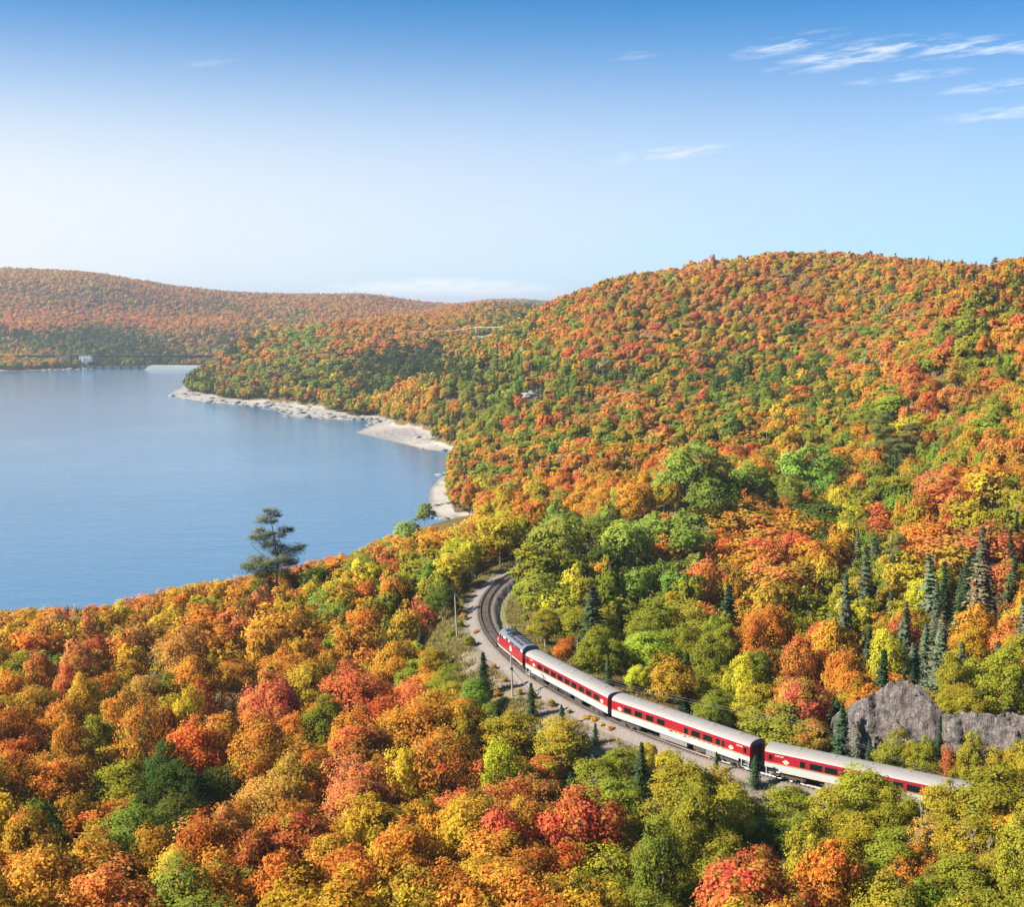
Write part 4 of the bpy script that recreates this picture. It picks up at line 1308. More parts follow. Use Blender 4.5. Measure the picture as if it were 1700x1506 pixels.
def solve(px, py, H):
    a, b = ray(px, py)
    D = np.geomspace(76, 1400, 500)
    zr = CZ + b * D
    g = ground(a * D, D)
    ok = np.nonzero((zr <= g + H) & (g > .5))[0]
    if len(ok) == 0:
        return None
    i = ok[0]
    return a * D[i], D[i], float(g[i])


def add_hand(px, py, w, code, hpx=None):
    kind = KIND[code]
    H = {'maple': 10.5, 'birch': 10.0, 'poplar': 11.5, 'spruce': 11.0}[kind]
    H *= rnd.uniform(.92, 1.1)
    for it in range(3):
        r_ = solve(px, py, H)
        if r_ is None:
            return
        x, D, g = r_
        W_ = w * D / FPX
        if hpx:
            H2 = hpx * D / FPX / .93
        elif kind in ('maple', 'poplar', 'birch'):
            H2 = np.clip(W_ * 1.35, 4.5, 14) if code != 'M' else np.clip(W_ * 1.45, 5, 22)
        if abs(H2 - H) < .2:
            break
        H = .5 * H + .5 * H2
    r_ = solve(px, py, H)
    if r_ is None:
        return
    x, D, g = r_
    W_ = w * D / FPX * (1.35 if hpx else 1)
    td0 = float(track_dist(np.array([x]), np.array([D]))[0][0])
    if py > 1180 and -9 < td0 < 4 and not hpx:
        a_, b_ = ray(px, py)
        while -9 < td0 < 4 and D > 100:
            D -= .5
            x = a_ * D
            td0 = float(track_dist(np.array([x]), np.array([D]))[0][0])
        g = float(ground(x, D))
        H = min(17.0, CZ + b_ * D - g)
        W_ = max(W_, H * .42)
    if not hpx and abs(track_dist(np.array([x]), np.array([D]))[0][0]) < 5.5:
        return
    tc, amt = tint(code)
    TREES.append(dict(x=x, y=D, z=g, H=H, W=W_ * 1.08, code=code, kind=kind, tint=tc, amt=amt, hand=True, px=px, py=py + w * .5))


for row in HAND.replace('\n', ';').split(';'):
    a = row.split()
    if len(a) == 4:
        add_hand(float(a[0]), float(a[1]), float(a[2]), a[3])
for row in SPRUCE.split(';'):
    a = row.split()
    add_hand(float(a[0]), float(a[1]) - (14 if a[3] == 's' else 0), float(a[2]) * (1.15 if a[3] == 's' else 1), a[3], float(a[4]) + (26 if a[3] == 's' else 0))
# a few that root between the rails and the rock wall
_so = np.arange(CLIFF_S0 - 14, TS[-1] - 20, .5)
_lo = side_pos(_so, np.full(len(_so), 5.4))
_lp = project(np.c_[_lo, np.full(len(_so), 41.0)])[0]
for px, py, w, code in ((1555, 1192, 24, 'S'), (1478, 1208, 52, 'l'), (1512, 1226, 40, 'L'), (1446, 1226, 26, 'S'), (1392, 1172, 46, 'S'), (1420, 1200, 26, 's'), (1590, 1250, 40, 'l'), (1650, 1240, 50, 'L'), (1532, 1218, 40, 'l'), (1612, 1212, 44, 'L'), (1690, 1220, 54, 'l'), (1572, 1238, 28, 'B')):
    i = int(np.argmin(np.abs(_lp - px)))
    x, D = _lo[i]
    g = float(ground(x, D))
    H = at(px, py, D)[2] - g
    tc, amt = tint(code)
    TREES.append(dict(x=x, y=D, z=g, H=H, W=w * D / FPX * (1.35 if code in 'Ss' else 1.1), code=code, kind=KIND[code], tint=tc, amt=amt, hand=True, px=px, py=py + 20))
HX = np.array([(t['x'], t['y'], t['W']) for t in TREES])
HP = np.array([(t['px'], t['py']) for t in TREES])
HC = [t['code'] for t in TREES]
HNS = [(q if q not in 'Ss' else None) for q in HC]

CLEAR = [   # (polygon in photograph pixels of what must stay in sight, how far away it stands)
    ([(866, 934), (884, 960), (905, 1050), (960, 1085), (1030, 1150), (1270, 1225), (1420, 1268), (1530, 1280), (1540, 1298), (1420, 1285), (1385, 1292), (1345, 1310), (1260, 1290), (1160, 1262), (1100, 1235), (1040, 1218), (1000, 1225), (960, 1200), (930, 1170), (890, 1158), (860, 1185), (840, 1180), (825, 1140), (800, 1120), (775, 1120), (750, 1085), (740, 1060), (775, 1000), (790, 965), (830, 945)], 150),
    ([(1590, 1288), (1615, 1298), (1605, 1325), (1575, 1305)], 140),
    ([(1380, 1185), (1420, 1160), (1480, 1128), (1530, 1140), (1560, 1180), (1700, 1185), (1700, 1275), (1620, 1290), (1530, 1262), (1390, 1230)], 160),
    ([(712, 798), (745, 790), (792, 856), (740, 866), (712, 835)], 590),
    ([(798, 546), (884, 546), (884, 566), (798, 562)], 1640),
    ([(868, 642), (900, 642), (900, 662), (868, 662)], 830),
]
SKYLINE = np.array([(-100, 1030), (0, 1014), (200, 1000), (250, 985), (300, 972), (400, 958), (500, 935), (600, 908), (650, 890), (700, 876), (790, 858), (791, 400)])


def inpoly(x, y, poly):
    ins = np.zeros(len(x), bool)
    n = len(poly)
    for i in range(n):
        (ax_, ay_), (bx_, by_) = poly[i], poly[(i + 1) % n]
        ins ^= ((ay_ > y) != (by_ > y)) & (x < (bx_ - ax_) * (y - ay_) / ((by_ - ay_) or 1e-9) + ax_)
    return ins


def scatter():
    rng = SPREAD
    pts = []
    for (d0, d1, sp, amin, amax) in ((72, 430, 5.7, -.62, .52), (430, 1150, 6.9, -.50, .47), (1150, 2600, 8.6, -.47, .45), (2600, 3900, 9.5, -.47, .45), (3900, 5800, 17, -.45, .45)):
        xs = np.arange(-d1 * math.sin(.65), d1 * math.sin(.6), sp); ys = np.arange(d0 * .75, d1, sp)
        X, Y = np.meshgrid(xs, ys)
        X = X + (np.arange(len(ys)) % 2)[:, None] * sp * .5
        X = (X + rng.uniform(-.42, .42, X.shape) * sp).ravel(); Y = (Y + rng.uniform(-.42, .42, Y.shape) * sp).ravel()
        R = np.hypot(X, Y); A = np.arctan2(X, Y)
        m = (R >= d0) & (R < d1) & (A > amin) & (A < amax) & (Y > 62)
        X, Y = X[m], Y[m]
        g, sd, wb, td, ts = ground(X, Y, True)
        ok = (sd > wb + 1.0) & (g > .8)
        ok &= ~((td > -8.5) & (td < 6.5))
        ok &= ~((td > 0) & (td < 10.5) & (ts < S_FRONT + 8) & (ts > S_FRONT - 62))
        ok &= ~((td > 0) & (td < CLIFF_OFF + 4.5) & (ts > CLIFF_S0 - 3))
        ok &= ~((td < 0) & (td > -12.5) & (ts > S_FRONT - 30) & (ts < S_FRONT + 50))
        near = R < 430
        if near.any():
            for hx, hy, hw in HX:
                ok &= (X - hx) ** 2 + (Y - hy) ** 2 > (.36 * (hw + 4.5)) ** 2
        pts.append(np.c_[X[ok], Y[ok], g[ok], np.full(ok.sum(), sp), td[ok], ts[ok]])
    # trees crowd the edge of the bare lake margin
    xs = np.arange(-700, 60, 4.2); ys = np.arange(540, 1700, 4.2)
    X, Y = np.meshgrid(xs, ys)
    X = (X + rng.uniform(-1.8, 1.8, X.shape)).ravel(); Y = (Y + rng.uniform(-1.8, 1.8, Y.shape)).ravel()
    sd, wb = lake_sd(X, Y)
    m = (sd - wb * (1 + .35 * np.sin(X * .09) * np.sin(Y * .075)) > .3) & (sd - wb < 11) & (Y > 80 - X * .5)
    X, Y = X[m], Y[m]
    g, sd, wb, td, ts = ground(X, Y, True)
    ok = sd > wb + .3
    pts.append(np.c_[X[ok], Y[ok], g[ok], np.full(ok.sum(), 5.6), td[ok], ts[ok]])
    P = np.vstack(pts)
    n = len(P)
    D = P[:, 1]
    px, py, zz = project(np.c_[P[:, :2], P[:, 2] + 7])
    codes = []
    sc_ = np.where(D > 1300, 2.2, 1.0)
    qx, qy = P[:, 0] / sc_, P[:, 1] / sc_
    patch = (.5 + .9 * (np.sin(qx * .061 + 2.1 * np.sin(qy * .023)) + np.sin(qy * .049 + 1.7 * np.sin(qx * .031 + 1.0)) + .6 * np.sin(qx * .13 + qy * .11))) % 1.0
    hz = (py > 800) & (D < 520)
    for i in range(n):
        if hz[i]:
            d2 = (HP[:, 0] - px[i]) ** 2 + (HP[:, 1] - py[i]) ** 2
            k = np.argpartition(d2, 4)[:4]
            w = 1 / (d2[k] + 250) ** 1.5
            cd = HC[k[np.searchsorted(np.cumsum(w), rng.uniform() * w.sum())]]
            if cd in 'Ss' and rng.uniform() < (.55 if px[i] > 1400 and py[i] < 1180 else .92):
                ns = [HC[q] for q in np.argsort(d2)[:14] if HC[q] not in 'Ss']
                cd = ns[int(rng.uniform() * min(3, len(ns)))] if ns else 'L'
            if px[i] < 800 and py[i] > 960 and cd in 'LlNDTBS' and rng.uniform() < .6:
                cd = 'OOGGO'[int(rng.uniform() * 5)]
            codes.append(cd)
        else:
            jx, jy = rng.normal(0, 22), rng.normal(0, 7)
            d2 = (ZX[:, 0] - px[i] + jx) ** 2 * (.25 if D[i] > 1900 else 1) + ((ZX[:, 1] - py[i] + jy) * (2.2 if D[i] > 1900 else 1.6)) ** 2
            k = np.argsort(d2)[:(1 if D[i] > 950 else 3)]
            w = 1 / (np.maximum(d2[k], 0) + 120) ** 1.5
            mix = ZONES[k[np.searchsorted(np.cumsum(w), rng.uniform() * w.sum())]][2]
            uu = (patch[i] + rng.normal(0, .16)) % 1.0
            codes.append(mix[min(int(uu * len(mix)), len(mix) - 1)])
    H = rng.normal(10.8, 2.1, n)
    for i, c in enumerate(codes):
        k = KIND[c]
        h = max(6.0, H[i])
        if k == 'spruce':
            h *= 1.1; W_ = h * rng.uniform(.32, .48)
        elif k == 'birch':
            W_ = P[i, 3] * rng.uniform(.8, 1.15)
        else:
            W_ = P[i, 3] * 1.17 * math.exp(rng.normal(0, .20))
        td, ts = P[i, 4], P[i, 5]
        if abs(td) < 16 and D[i] < 330:
            h *= .75
        x, y, z = P[i, :3]
        if D[i] < 600 or (1430 < D[i] < 1640) or (740 < D[i] < 830):
            tx, ty, tz = (a[0] for a in project((x, y, z + h)))
            rw = .5 * W_ * FPX / tz
            bad = False
            for poly, dist in CLEAR:
                if tz < dist + (60 if dist < 200 and tx < 1000 else 12) if dist < 500 else tz < dist:
                    qx = np.array([tx, tx - rw * .7, tx + rw * .7, tx, tx - rw, tx + rw]); qy = np.array([ty, ty + rw * .5, ty + rw * .5, ty + rw * .6, ty + rw, ty + rw])
                    if inpoly(qx, qy, poly).any():
                        bad = True
            if tx < 790 and tz < (560 if tx < 705 else 430) and ty < np.interp(tx, SKYLINE[:, 0], SKYLINE[:, 1]) - 2:
                h2 = h * .7
                ty2 = float(project((x, y, z + h2))[1][0])
                if ty2 < np.interp(tx, SKYLINE[:, 0], SKYLINE[:, 1]) - 2:
                    bad = True
                h = h2
            if bad:
                continue
        tcol, amt = tint(c)
        if D[i] > 900 and c in 'SD':
            tcol = tuple(q * .62 for q in tcol)      # far spruces and dark green poplars take a darker tint
        TREES.append(dict(x=x, y=y, z=z, H=h, W=W_, code=c, kind=k, tint=tcol, amt=amt, hand=False))


scatter()

# which trees the photograph shows: paint their discs far to near
NT_ = len(TREES)
TA = np.array([(t['x'], t['y'], t['z'], t['H'], t['W']) for t in TREES])
cx_, cy_, cz_ = project(np.c_[TA[:, :2], TA[:, 2] + TA[:, 3] * .62])
S4 = .5
ID = np.full((int(1506 * S4), int(1700 * S4)), -1, np.int32)
for i in np.argsort(-cz_):
    r = TA[i, 4] * .5 * FPX / cz_[i] * S4
    hh = TA[i, 3] * .40 * FPX / cz_[i] * S4
    x0, x1 = int(cx_[i] * S4 - r), int(cx_[i] * S4 + r) + 1
    y0, y1 = int(cy_[i] * S4 - hh), int(cy_[i] * S4 + hh) + 1
    if x1 <= 0 or y1 <= 0 or x0 >= ID.shape[1] or y0 >= ID.shape[0]:
        continue
    x0, y0 = max(x0, 0), max(y0, 0)
    if r < 3:
        ID[y0:y1, x0:x1] = i
    else:
        yy, xx = np.ogrid[y0:min(y1, ID.shape[0]), x0:min(x1, ID.shape[1])]
        mk = ((xx - cx_[i] * S4) / r) ** 2 + ((yy - cy_[i] * S4) / hh) ** 2 < 1
        ID[y0:y1, x0:x1][mk] = i
VIS = np.bincount(ID[ID >= 0], minlength=NT_)
LIMIT = {'maple': 295, 'birch': 285, 'poplar': 250, 'spruce': 250}
SINGLE = set()
for k, lim in LIMIT.items():
    idx = [i for i in range(NT_) if TREES[i]['kind'] == k and VIS[i] >= 12]
    idx.sort(key=lambda i: -VIS[i])
    SINGLE |= set(idx[:lim])


# ------------------------------------------------------------------ names and labels of the single trees
TONE = {'O': 'orange', 'R': 'red', 'P': 'pinkish red', 'G': 'golden orange', 'Y': 'bright yellow', 'B': 'rusty brown', 'T': 'thin greyish brown', 'L': 'olive green', 'l': 'yellow olive', 'N': 'green', 'D': 'dark green', 'M': 'bright pale green', 'S': 'dark green', 's': 'grey green'}
PLACES = [(60, 1040, 'on the lakeside crest at the far left'), (230, 1030, 'on the crest left of the pine'), (360, 985, 'just left of the lone pine'), (540, 950, 'on the crest right of the lone pine'), (720, 885, 'on the lake crest beside the track bend'),
          (60, 1120, 'on the upper left slope'), (220, 1120, 'mid way up the left slope'), (380, 1100, 'on the slope below the lone pine'), (540, 1020, 'beside the bright green oval tree'), (660, 1000, 'in the green wood left of the bend'), (560, 1120, 'on the slope left of the grassy bank'), (720, 1120, 'along the foot of the grassy bank'),
          (60, 1230, 'above the green clump at lower left'), (240, 1220, 'above the darkest green trees'), (420, 1220, 'right of the darkest green trees'), (620, 1220, 'in the red group below the locomotive'), (770, 1230, 'at the edge of the red group'), (300, 1310, 'in the lower left green clump'), (60, 1350, 'left of the dark green clump'),
          (470, 1340, 'right of the dark green clump'), (640, 1350, 'in the golden group at bottom centre'), (830, 1330, 'in the red stand at bottom centre'), (80, 1450, 'in the bottom left corner'), (300, 1450, 'beside the big green tree at bottom left'), (520, 1440, 'at the bottom left of centre'), (700, 1450, 'along the bottom edge at centre'), (900, 1430, 'at the bottom right of centre'),
          (880, 1210, 'below the first carriage'), (1010, 1260, 'below the first coupling'), (1120, 1280, 'below the middle carriage'), (1040, 1360, 'in the hollow under the carriages'), (1200, 1340, 'below the second coupling'), (1060, 1450, 'at the bottom below the carriages'), (1250, 1440, 'around the red tree at bottom right'),
          (1330, 1320, 'in front of the last carriage'), (1450, 1320, 'hiding the last carriage'), (1450, 1420, 'at bottom below the last carriage'), (1580, 1330, 'beside the tail of the train'), (1640, 1420, 'in the bottom right corner'), (1680, 1290, 'at the right edge below the cliff'),
          (820, 890, 'behind the braced pole at the bend'), (930, 900, 'inside the far track curve'), (900, 1000, 'inside the curve beside the grass'), (980, 1040, 'behind the first carriage'), (1080, 1060, 'behind the gap of the carriages'), (1170, 1100, 'behind the middle carriage'), (1290, 1120, 'left of the grey cliff'), (1100, 960, 'above the first carriage in the valley'),
          (1230, 1020, 'around the dark valley spruces'), (1350, 1040, 'in the valley left of the spruce slope'), (1480, 1060, 'on top of the grey cliff'), (1620, 1080, 'above the cliff near the right edge'), (1560, 960, 'on the spruce slope above the cliff'), (1650, 920, 'on the crimson slope at the right'), (1440, 950, 'left on the spruce slope'),
          (1260, 880, 'in the orange stand of the valley'), (1370, 900, 'right of the orange valley stand'), (1060, 870, 'in the tall green grove of the valley'), (1180, 780, 'around the tallest green trees'), (1340, 780, 'around the right green grove'), (900, 830, 'on the golden strip above the bend'), (800, 850, 'above the small beach'), (820, 790, 'on the wooded point by the beach'),
          (900, 740, 'on the slope right of the sand spit'), (1020, 800, 'behind the green grove'), (1050, 710, 'on the red flat below the big hill'), (1250, 700, 'on the flat below the big hill'), (1400, 720, 'right of the hill flat'), (1550, 720, 'half way up the right hillside'), (1650, 700, 'half way up the right edge'), (1480, 820, 'low on the right hillside'), (1620, 820, 'low at the right edge'),
          (1100, 580, 'on the left flank of the big hill'), (1300, 560, 'on the middle of the big hill'), (1450, 560, 'on the right flank of the big hill'), (1600, 580, 'high on the right hillside'), (1380, 450, 'near the top of the big hill'), (1020, 640, 'at the foot of the big hill'), (1300, 640, 'along the dark foot of the big hill'), (1650, 470, 'on the right skyline'), (780, 680, 'on the point above the sand spit'), (680, 670, 'at the water behind the sand spit'),
          (560, 650, 'along the rocky shore'), (400, 640, 'on the rocky headland'), (650, 600, 'in the dark bay wood'), (500, 570, 'on the pale green headland slope'), (800, 580, 'below the grey outcrop'), (150, 570, 'on the shaded far shore'), (200, 490, 'on the far left hill')]
PLX = np.array([(a, b) for a, b, _ in PLACES], float)
NOUN = {'maple': 'maple', 'birch': 'birch', 'poplar': 'poplar', 'spruce': 'spruce'}
ORD = ['leftmost', 'second from left', 'third from left', 'fourth from left', 'fifth from left', 'sixth from left', 'seventh from left', 'eighth from left', 'ninth from left', 'tenth from left', 'eleventh from left', 'twelfth from left', 'thirteenth from left', 'fourteenth from left', 'fifteenth from left', 'sixteenth from left']


def make_labels():
    base = {}
    for i in SINGLE:
        t = TREES[i]
        k = int(np.argmin((PLX[:, 0] - cx_[i]) ** 2 + (1.4 * (PLX[:, 1] - cy_[i])) ** 2))
        base.setdefault((TONE[t['code']], t['kind'], k), []).append(i)
    lab = {}
    for (tone, kind, k), ids in base.items():
        ids.sort(key=lambda i: cx_[i])
        place = PLACES[k][2]
        nn = NOUN[kind]
        if len(ids) == 1:
            lab[ids[0]] = '%s %s %s' % (tone, nn, place)
        elif len(ids) == 2:
            a, b = ids
            if abs(cy_[a] - cy_[b]) > abs(cx_[a] - cx_[b]):
                u, l = (a, b) if cy_[a] < cy_[b] else (b, a)
                lab[u] = 'upper %s %s of two %s' % (tone, nn, place); lab[l] = 'lower %s %s of two %s' % (tone, nn, place)
            else:
                lab[a] = 'left %s %s of two %s' % (tone, nn, place); lab[b] = 'right %s %s of two %s' % (tone, nn, place)
        else:
            ys = sorted(ids, key=lambda i: cy_[i])
            rows = [('upper', ys[:(len(ys) + 1) // 2]), ('lower', ys[(len(ys) + 1) // 2:])] if len(ids) > 4 else [('', ids)]
            for nm, rr in rows:
                rr = sorted(rr, key=lambda i: cx_[i])
                for q, i in enumerate(rr):
                    o = 'rightmost' if q == len(rr) - 1 and q > 1 else (ORD[q] if q < len(ORD) else None)
                    if o is None:
                        lab[i] = 'one of many %s %ss %s' % (tone, nn, place)
                    else:
                        lab[i] = ('%s %s%s %s %s' % (o.replace(' from left', ' from left'), (nm + ' ') if nm else '', tone, nn, place))
    return lab


LABELS = make_labels()
GROUPN = {'maple': 'maples in autumn colour on the slopes', 'birch': 'olive and yellow birches', 'poplar': 'green broadleaf trees among the maples', 'spruce': 'spruces among the broadleaf trees'}


def lod_of(D):
    return 0 if D < 235 else 1 if D < 480 else 2 if D < 1000 else 3


def variant(t, lod, r):
    lst = PROTO[t['kind'], lod]
    if t['kind'] == 'maple' and lod < 2:
        ns = [i for i, q in enumerate(lst) if not q[2]]; sp = [i for i, q in enumerate(lst) if q[2]]
        if t['code'] in 'TB' and r.random() < (.95 if t['code'] == 'T' else .35):
            return r.choice(sp)
        return r.choice(ns if r.random() > .05 else sp)
    return r.randrange(len(lst))


rt = random.Random(21)
leaf_count = 0
for i in sorted(SINGLE, key=lambda i: -VIS[i]):
    t = TREES[i]
    D = cz_[i]
    lod = lod_of(D)
    v = variant(t, lod, rt)
    nh, nw = NOM[t['kind']]
    sx = t['W'] / nw; sz = t['H'] / nh
    col = (*t['tint'], t['amt'])
    rz = rt.uniform(0, 6.28)
    tilt = (rt.gauss(0, .03), rt.gauss(0, .03))
    big = VIS[i] > 90
    name = t['kind'] + '_tree'
    if big:
        e = empty(name, (t['x'], t['y'], t['z'] - .1), rz, LABELS[i], t['kind'] + ' tree', GROUPN[t['kind']])
        e.rotation_euler = (tilt[0], tilt[1], rz)
        e.scale = (sx, sx * rt.uniform(.9, 1.1), sz)
        cm, tm = proto_meshes(t['kind'], lod, v)
        for nm, me in (('trunk', tm), ('crown', cm)):
            o = bpy.data.objects.new(nm, me)
            o.color = col
            link(o, e)
    else:
        o = bpy.data.objects.new(name, joined_mesh(t['kind'], lod, v, False))
        o.location = (t['x'], t['y'], t['z'] - .1); o.rotation_euler = (tilt[0], tilt[1], rz); o.scale = (sx, sx * rt.uniform(.9, 1.1), sz)
        o.color = col
        link(o)
        props(o, LABELS[i], t['kind'] + ' tree', GROUPN[t['kind']])

# the rest of the wood: one object per kind of tree, placed by geometry nodes


def forest(kind):
    ids = [i for i in range(NT_) if TREES[i]['kind'] == kind and i not in SINGLE]
    if not ids:
        return
    coll = bpy.data.collections.new(kind + '_sources')
    table = {}
    for lod in range(4):
        for v in range(len(PROTO[kind, lod])):
            if lod < 2 and v > 3 and not PROTO[kind, lod][v][2]:
                continue
            ob = bpy.data.objects.new('%s_source_%d%02d' % (kind, lod, v), joined_mesh(kind, lod, v, True))
            coll.objects.link(ob)
            table[lod, v] = ob.name
    order = sorted(table.values())
    index = {k: order.index(n) for k, n in table.items()}
    n = len(ids)
    me = bpy.data.meshes.new(kind + '_forest')
    co = np.empty((n, 3), np.float32); pick = np.empty(n, np.int32); rot = np.zeros((n, 3), np.float32); sc = np.empty((n, 3), np.float32); tn = np.empty((n, 4), np.float32)
    r = random.Random(77)
    nh, nw = NOM[kind]
    for k, i in enumerate(ids):
        t = TREES[i]
        lod = lod_of(cz_[i])
        v = variant(t, lod, r)
        if (lod, v) not in index:
            v = 0
        co[k] = (t['x'], t['y'], t['z'] - .1)
        pick[k] = index[lod, v]
        rot[k] = (0, 0, r.uniform(0, 6.28))
        s = t['W'] / nw
        sc[k] = (s, s, t['H'] / nh)
        tn[k] = (*t['tint'], t['amt'])
    me.vertices.add(n)
    me.vertices.foreach_set('co', co.ravel())
    for nm, ty, arr, fld in (('pick', 'INT', pick, 'value'), ('rot', 'FLOAT_VECTOR', rot, 'vector'), ('size', 'FLOAT_VECTOR', sc, 'vector'), ('tint', 'FLOAT_COLOR', tn, 'color')):
        a = me.attributes.new(nm, ty, 'POINT')
        a.data.foreach_set(fld, arr.ravel())
    me.update()
    o = bpy.data.objects.new(kind + '_forest', me)
    link(o)
    g = bpy.data.node_groups.new(kind + '_forest_nodes', 'GeometryNodeTree')
    g.interface.new_socket('Geometry', in_out='INPUT', socket_type='NodeSocketGeometry')
    g.interface.new_socket('Geometry', in_out='OUTPUT', socket_type='NodeSocketGeometry')
    N = g.nodes; Lk = g.links
    gi, go = N.new('NodeGroupInput'), N.new('NodeGroupOutput')
    m2p = N.new('GeometryNodeMeshToPoints')
    ci = N.new('GeometryNodeCollectionInfo')
    ci.inputs['Collection'].default_value = coll
    ci.inputs['Separate Children'].default_value = True
    ci.inputs['Reset Children'].default_value = True
    iop = N.new('GeometryNodeInstanceOnPoints')
    iop.inputs['Pick Instance'].default_value = True

    def named(nm, ty):
        q = N.new('GeometryNodeInputNamedAttribute')
        q.data_type = ty
        q.inputs['Name'].default_value = nm
        return [s for s in q.outputs if s.enabled and s.name == 'Attribute'][0]
    Lk.new(gi.outputs[0], m2p.inputs[0])
    Lk.new(m2p.outputs[0], iop.inputs['Points'])
    Lk.new(ci.outputs[0], iop.inputs['Instance'])
    Lk.new(named('pick', 'INT'), iop.inputs['Instance Index'])
    e2r = N.new('FunctionNodeEulerToRotation')
    Lk.new(named('rot', 'FLOAT_VECTOR'), e2r.inputs[0])
    Lk.new(e2r.outputs[0], iop.inputs['Rotation'])
    Lk.new(named('size', 'FLOAT_VECTOR'), iop.inputs['Scale'])
    Lk.new(iop.outputs[0], go.inputs[0])
    md = o.modifiers.new('trees', 'NODES')
    md.node_group = g
    props(o, {'maple': 'dense far wood of red and orange maples', 'birch': 'far wood of olive yellow birches', 'poplar': 'far wood of green broadleaf trees', 'spruce': 'far wood of dark pointed spruces'}[kind], 'forest', kind='stuff')


for k_ in ('maple', 'birch', 'poplar', 'spruce'):
    forest(k_)
print('TREES', NT_, 'single', len(SINGLE), {k: sum(1 for i in SINGLE if TREES[i]['kind'] == k) for k in LIMIT})

# ------------------------------------------------------------------ rock
def rock_mat(name, a, b, c_, streak=True, sc=1.0):
    m, t = new_mat(name)
    P = t.add('ShaderNodeTexCoord').outputs['Object']
    n1 = t.noise(P, .55 * sc, 6, .65); n2 = t.noise(P, 3.2 * sc, 5, .7); n4 = t.noise(P, 9 * sc, 3, .7)
    mp = t.add('ShaderNodeMapping', inp={0: P, 'Scale': (.9 * sc, .9 * sc, .10 * sc)})
    n3 = t.noise(mp.outputs[0], 1.0, 5, .6)
    c = t.ramp(t.math('ADD', t.math('MULTIPLY', n2, .55), t.math('MULTIPLY', n4, .45)), [(.34, a), (.5, b), (.64, c_)])
    if streak:
        c = t.mix(t.math('MULTIPLY_ADD', n3, 5.0, -2.6, clamp=True), c, (.16, .105, .085))
        c = t.mix(t.math('MULTIPLY', t.math('MULTIPLY_ADD', n1, 4, -2.1, clamp=True), .6), c, (.30, .30, .21))
    wv = t.add('ShaderNodeVectorMath', operation='ADD', inp={0: mp.outputs[0], 1: t.add('ShaderNodeTexNoise', inp={'Vector': P, 'Scale': 1.3 * sc, 'Detail': 4.0}).outputs['Color']})
    vo = t.add('ShaderNodeTexVoronoi', feature='DISTANCE_TO_EDGE', inp={'Vector': wv.outputs[0], 'Scale': 1.5})
    crack = t.math('MULTIPLY', t.math('MULTIPLY_ADD', vo.outputs['Distance'], -10, 1.0, clamp=True), t.math('MULTIPLY_ADD', n1, 4, -1.8, clamp=True))
    c = t.mix(t.math('MULTIPLY', crack, .55), c, (.05, .045, .045))
    if streak:
        mq = t.add('ShaderNodeMapping', inp={0: P, 'Scale': (1.7, 1.7, .16), 'Rotation': (.12, .1, 0)})
        vq = t.noise(mq.outputs[0], 1.0, 4, .6)
        line = t.math('SUBTRACT', 1.0, t.math('MULTIPLY', t.math('ABSOLUTE', t.math('SUBTRACT', vq, .5)), 22.0), clamp=True)
        crack = t.math('MAXIMUM', crack, t.math('MULTIPLY', line, .8))
        c = t.mix(t.math('MULTIPLY', line, .5), c, (.05, .04, .038))
    h = t.math('ADD', n2, t.math('MULTIPLY', crack, -.6))
    bump = t.add('ShaderNodeBump', inp={'Strength': .7, 'Distance': .25, 'Height': h})
    b_ = t.add('ShaderNodeBsdfPrincipled', inp={'Base Color': c, 'Roughness': .92, 'Specular IOR Level': .2, 'Normal': bump.outputs[0]})
    t.add('ShaderNodeOutputMaterial', inp={0: b_.outputs[0]})
    return m


M_ROCK = rock_mat('cut_rock', (.055, .045, .042), (.16, .135, .12), (.35, .315, .285))
M_SHORE = rock_mat('shore_rock', (.10, .09, .085), (.26, .245, .225), (.44, .42, .39), False, .6)


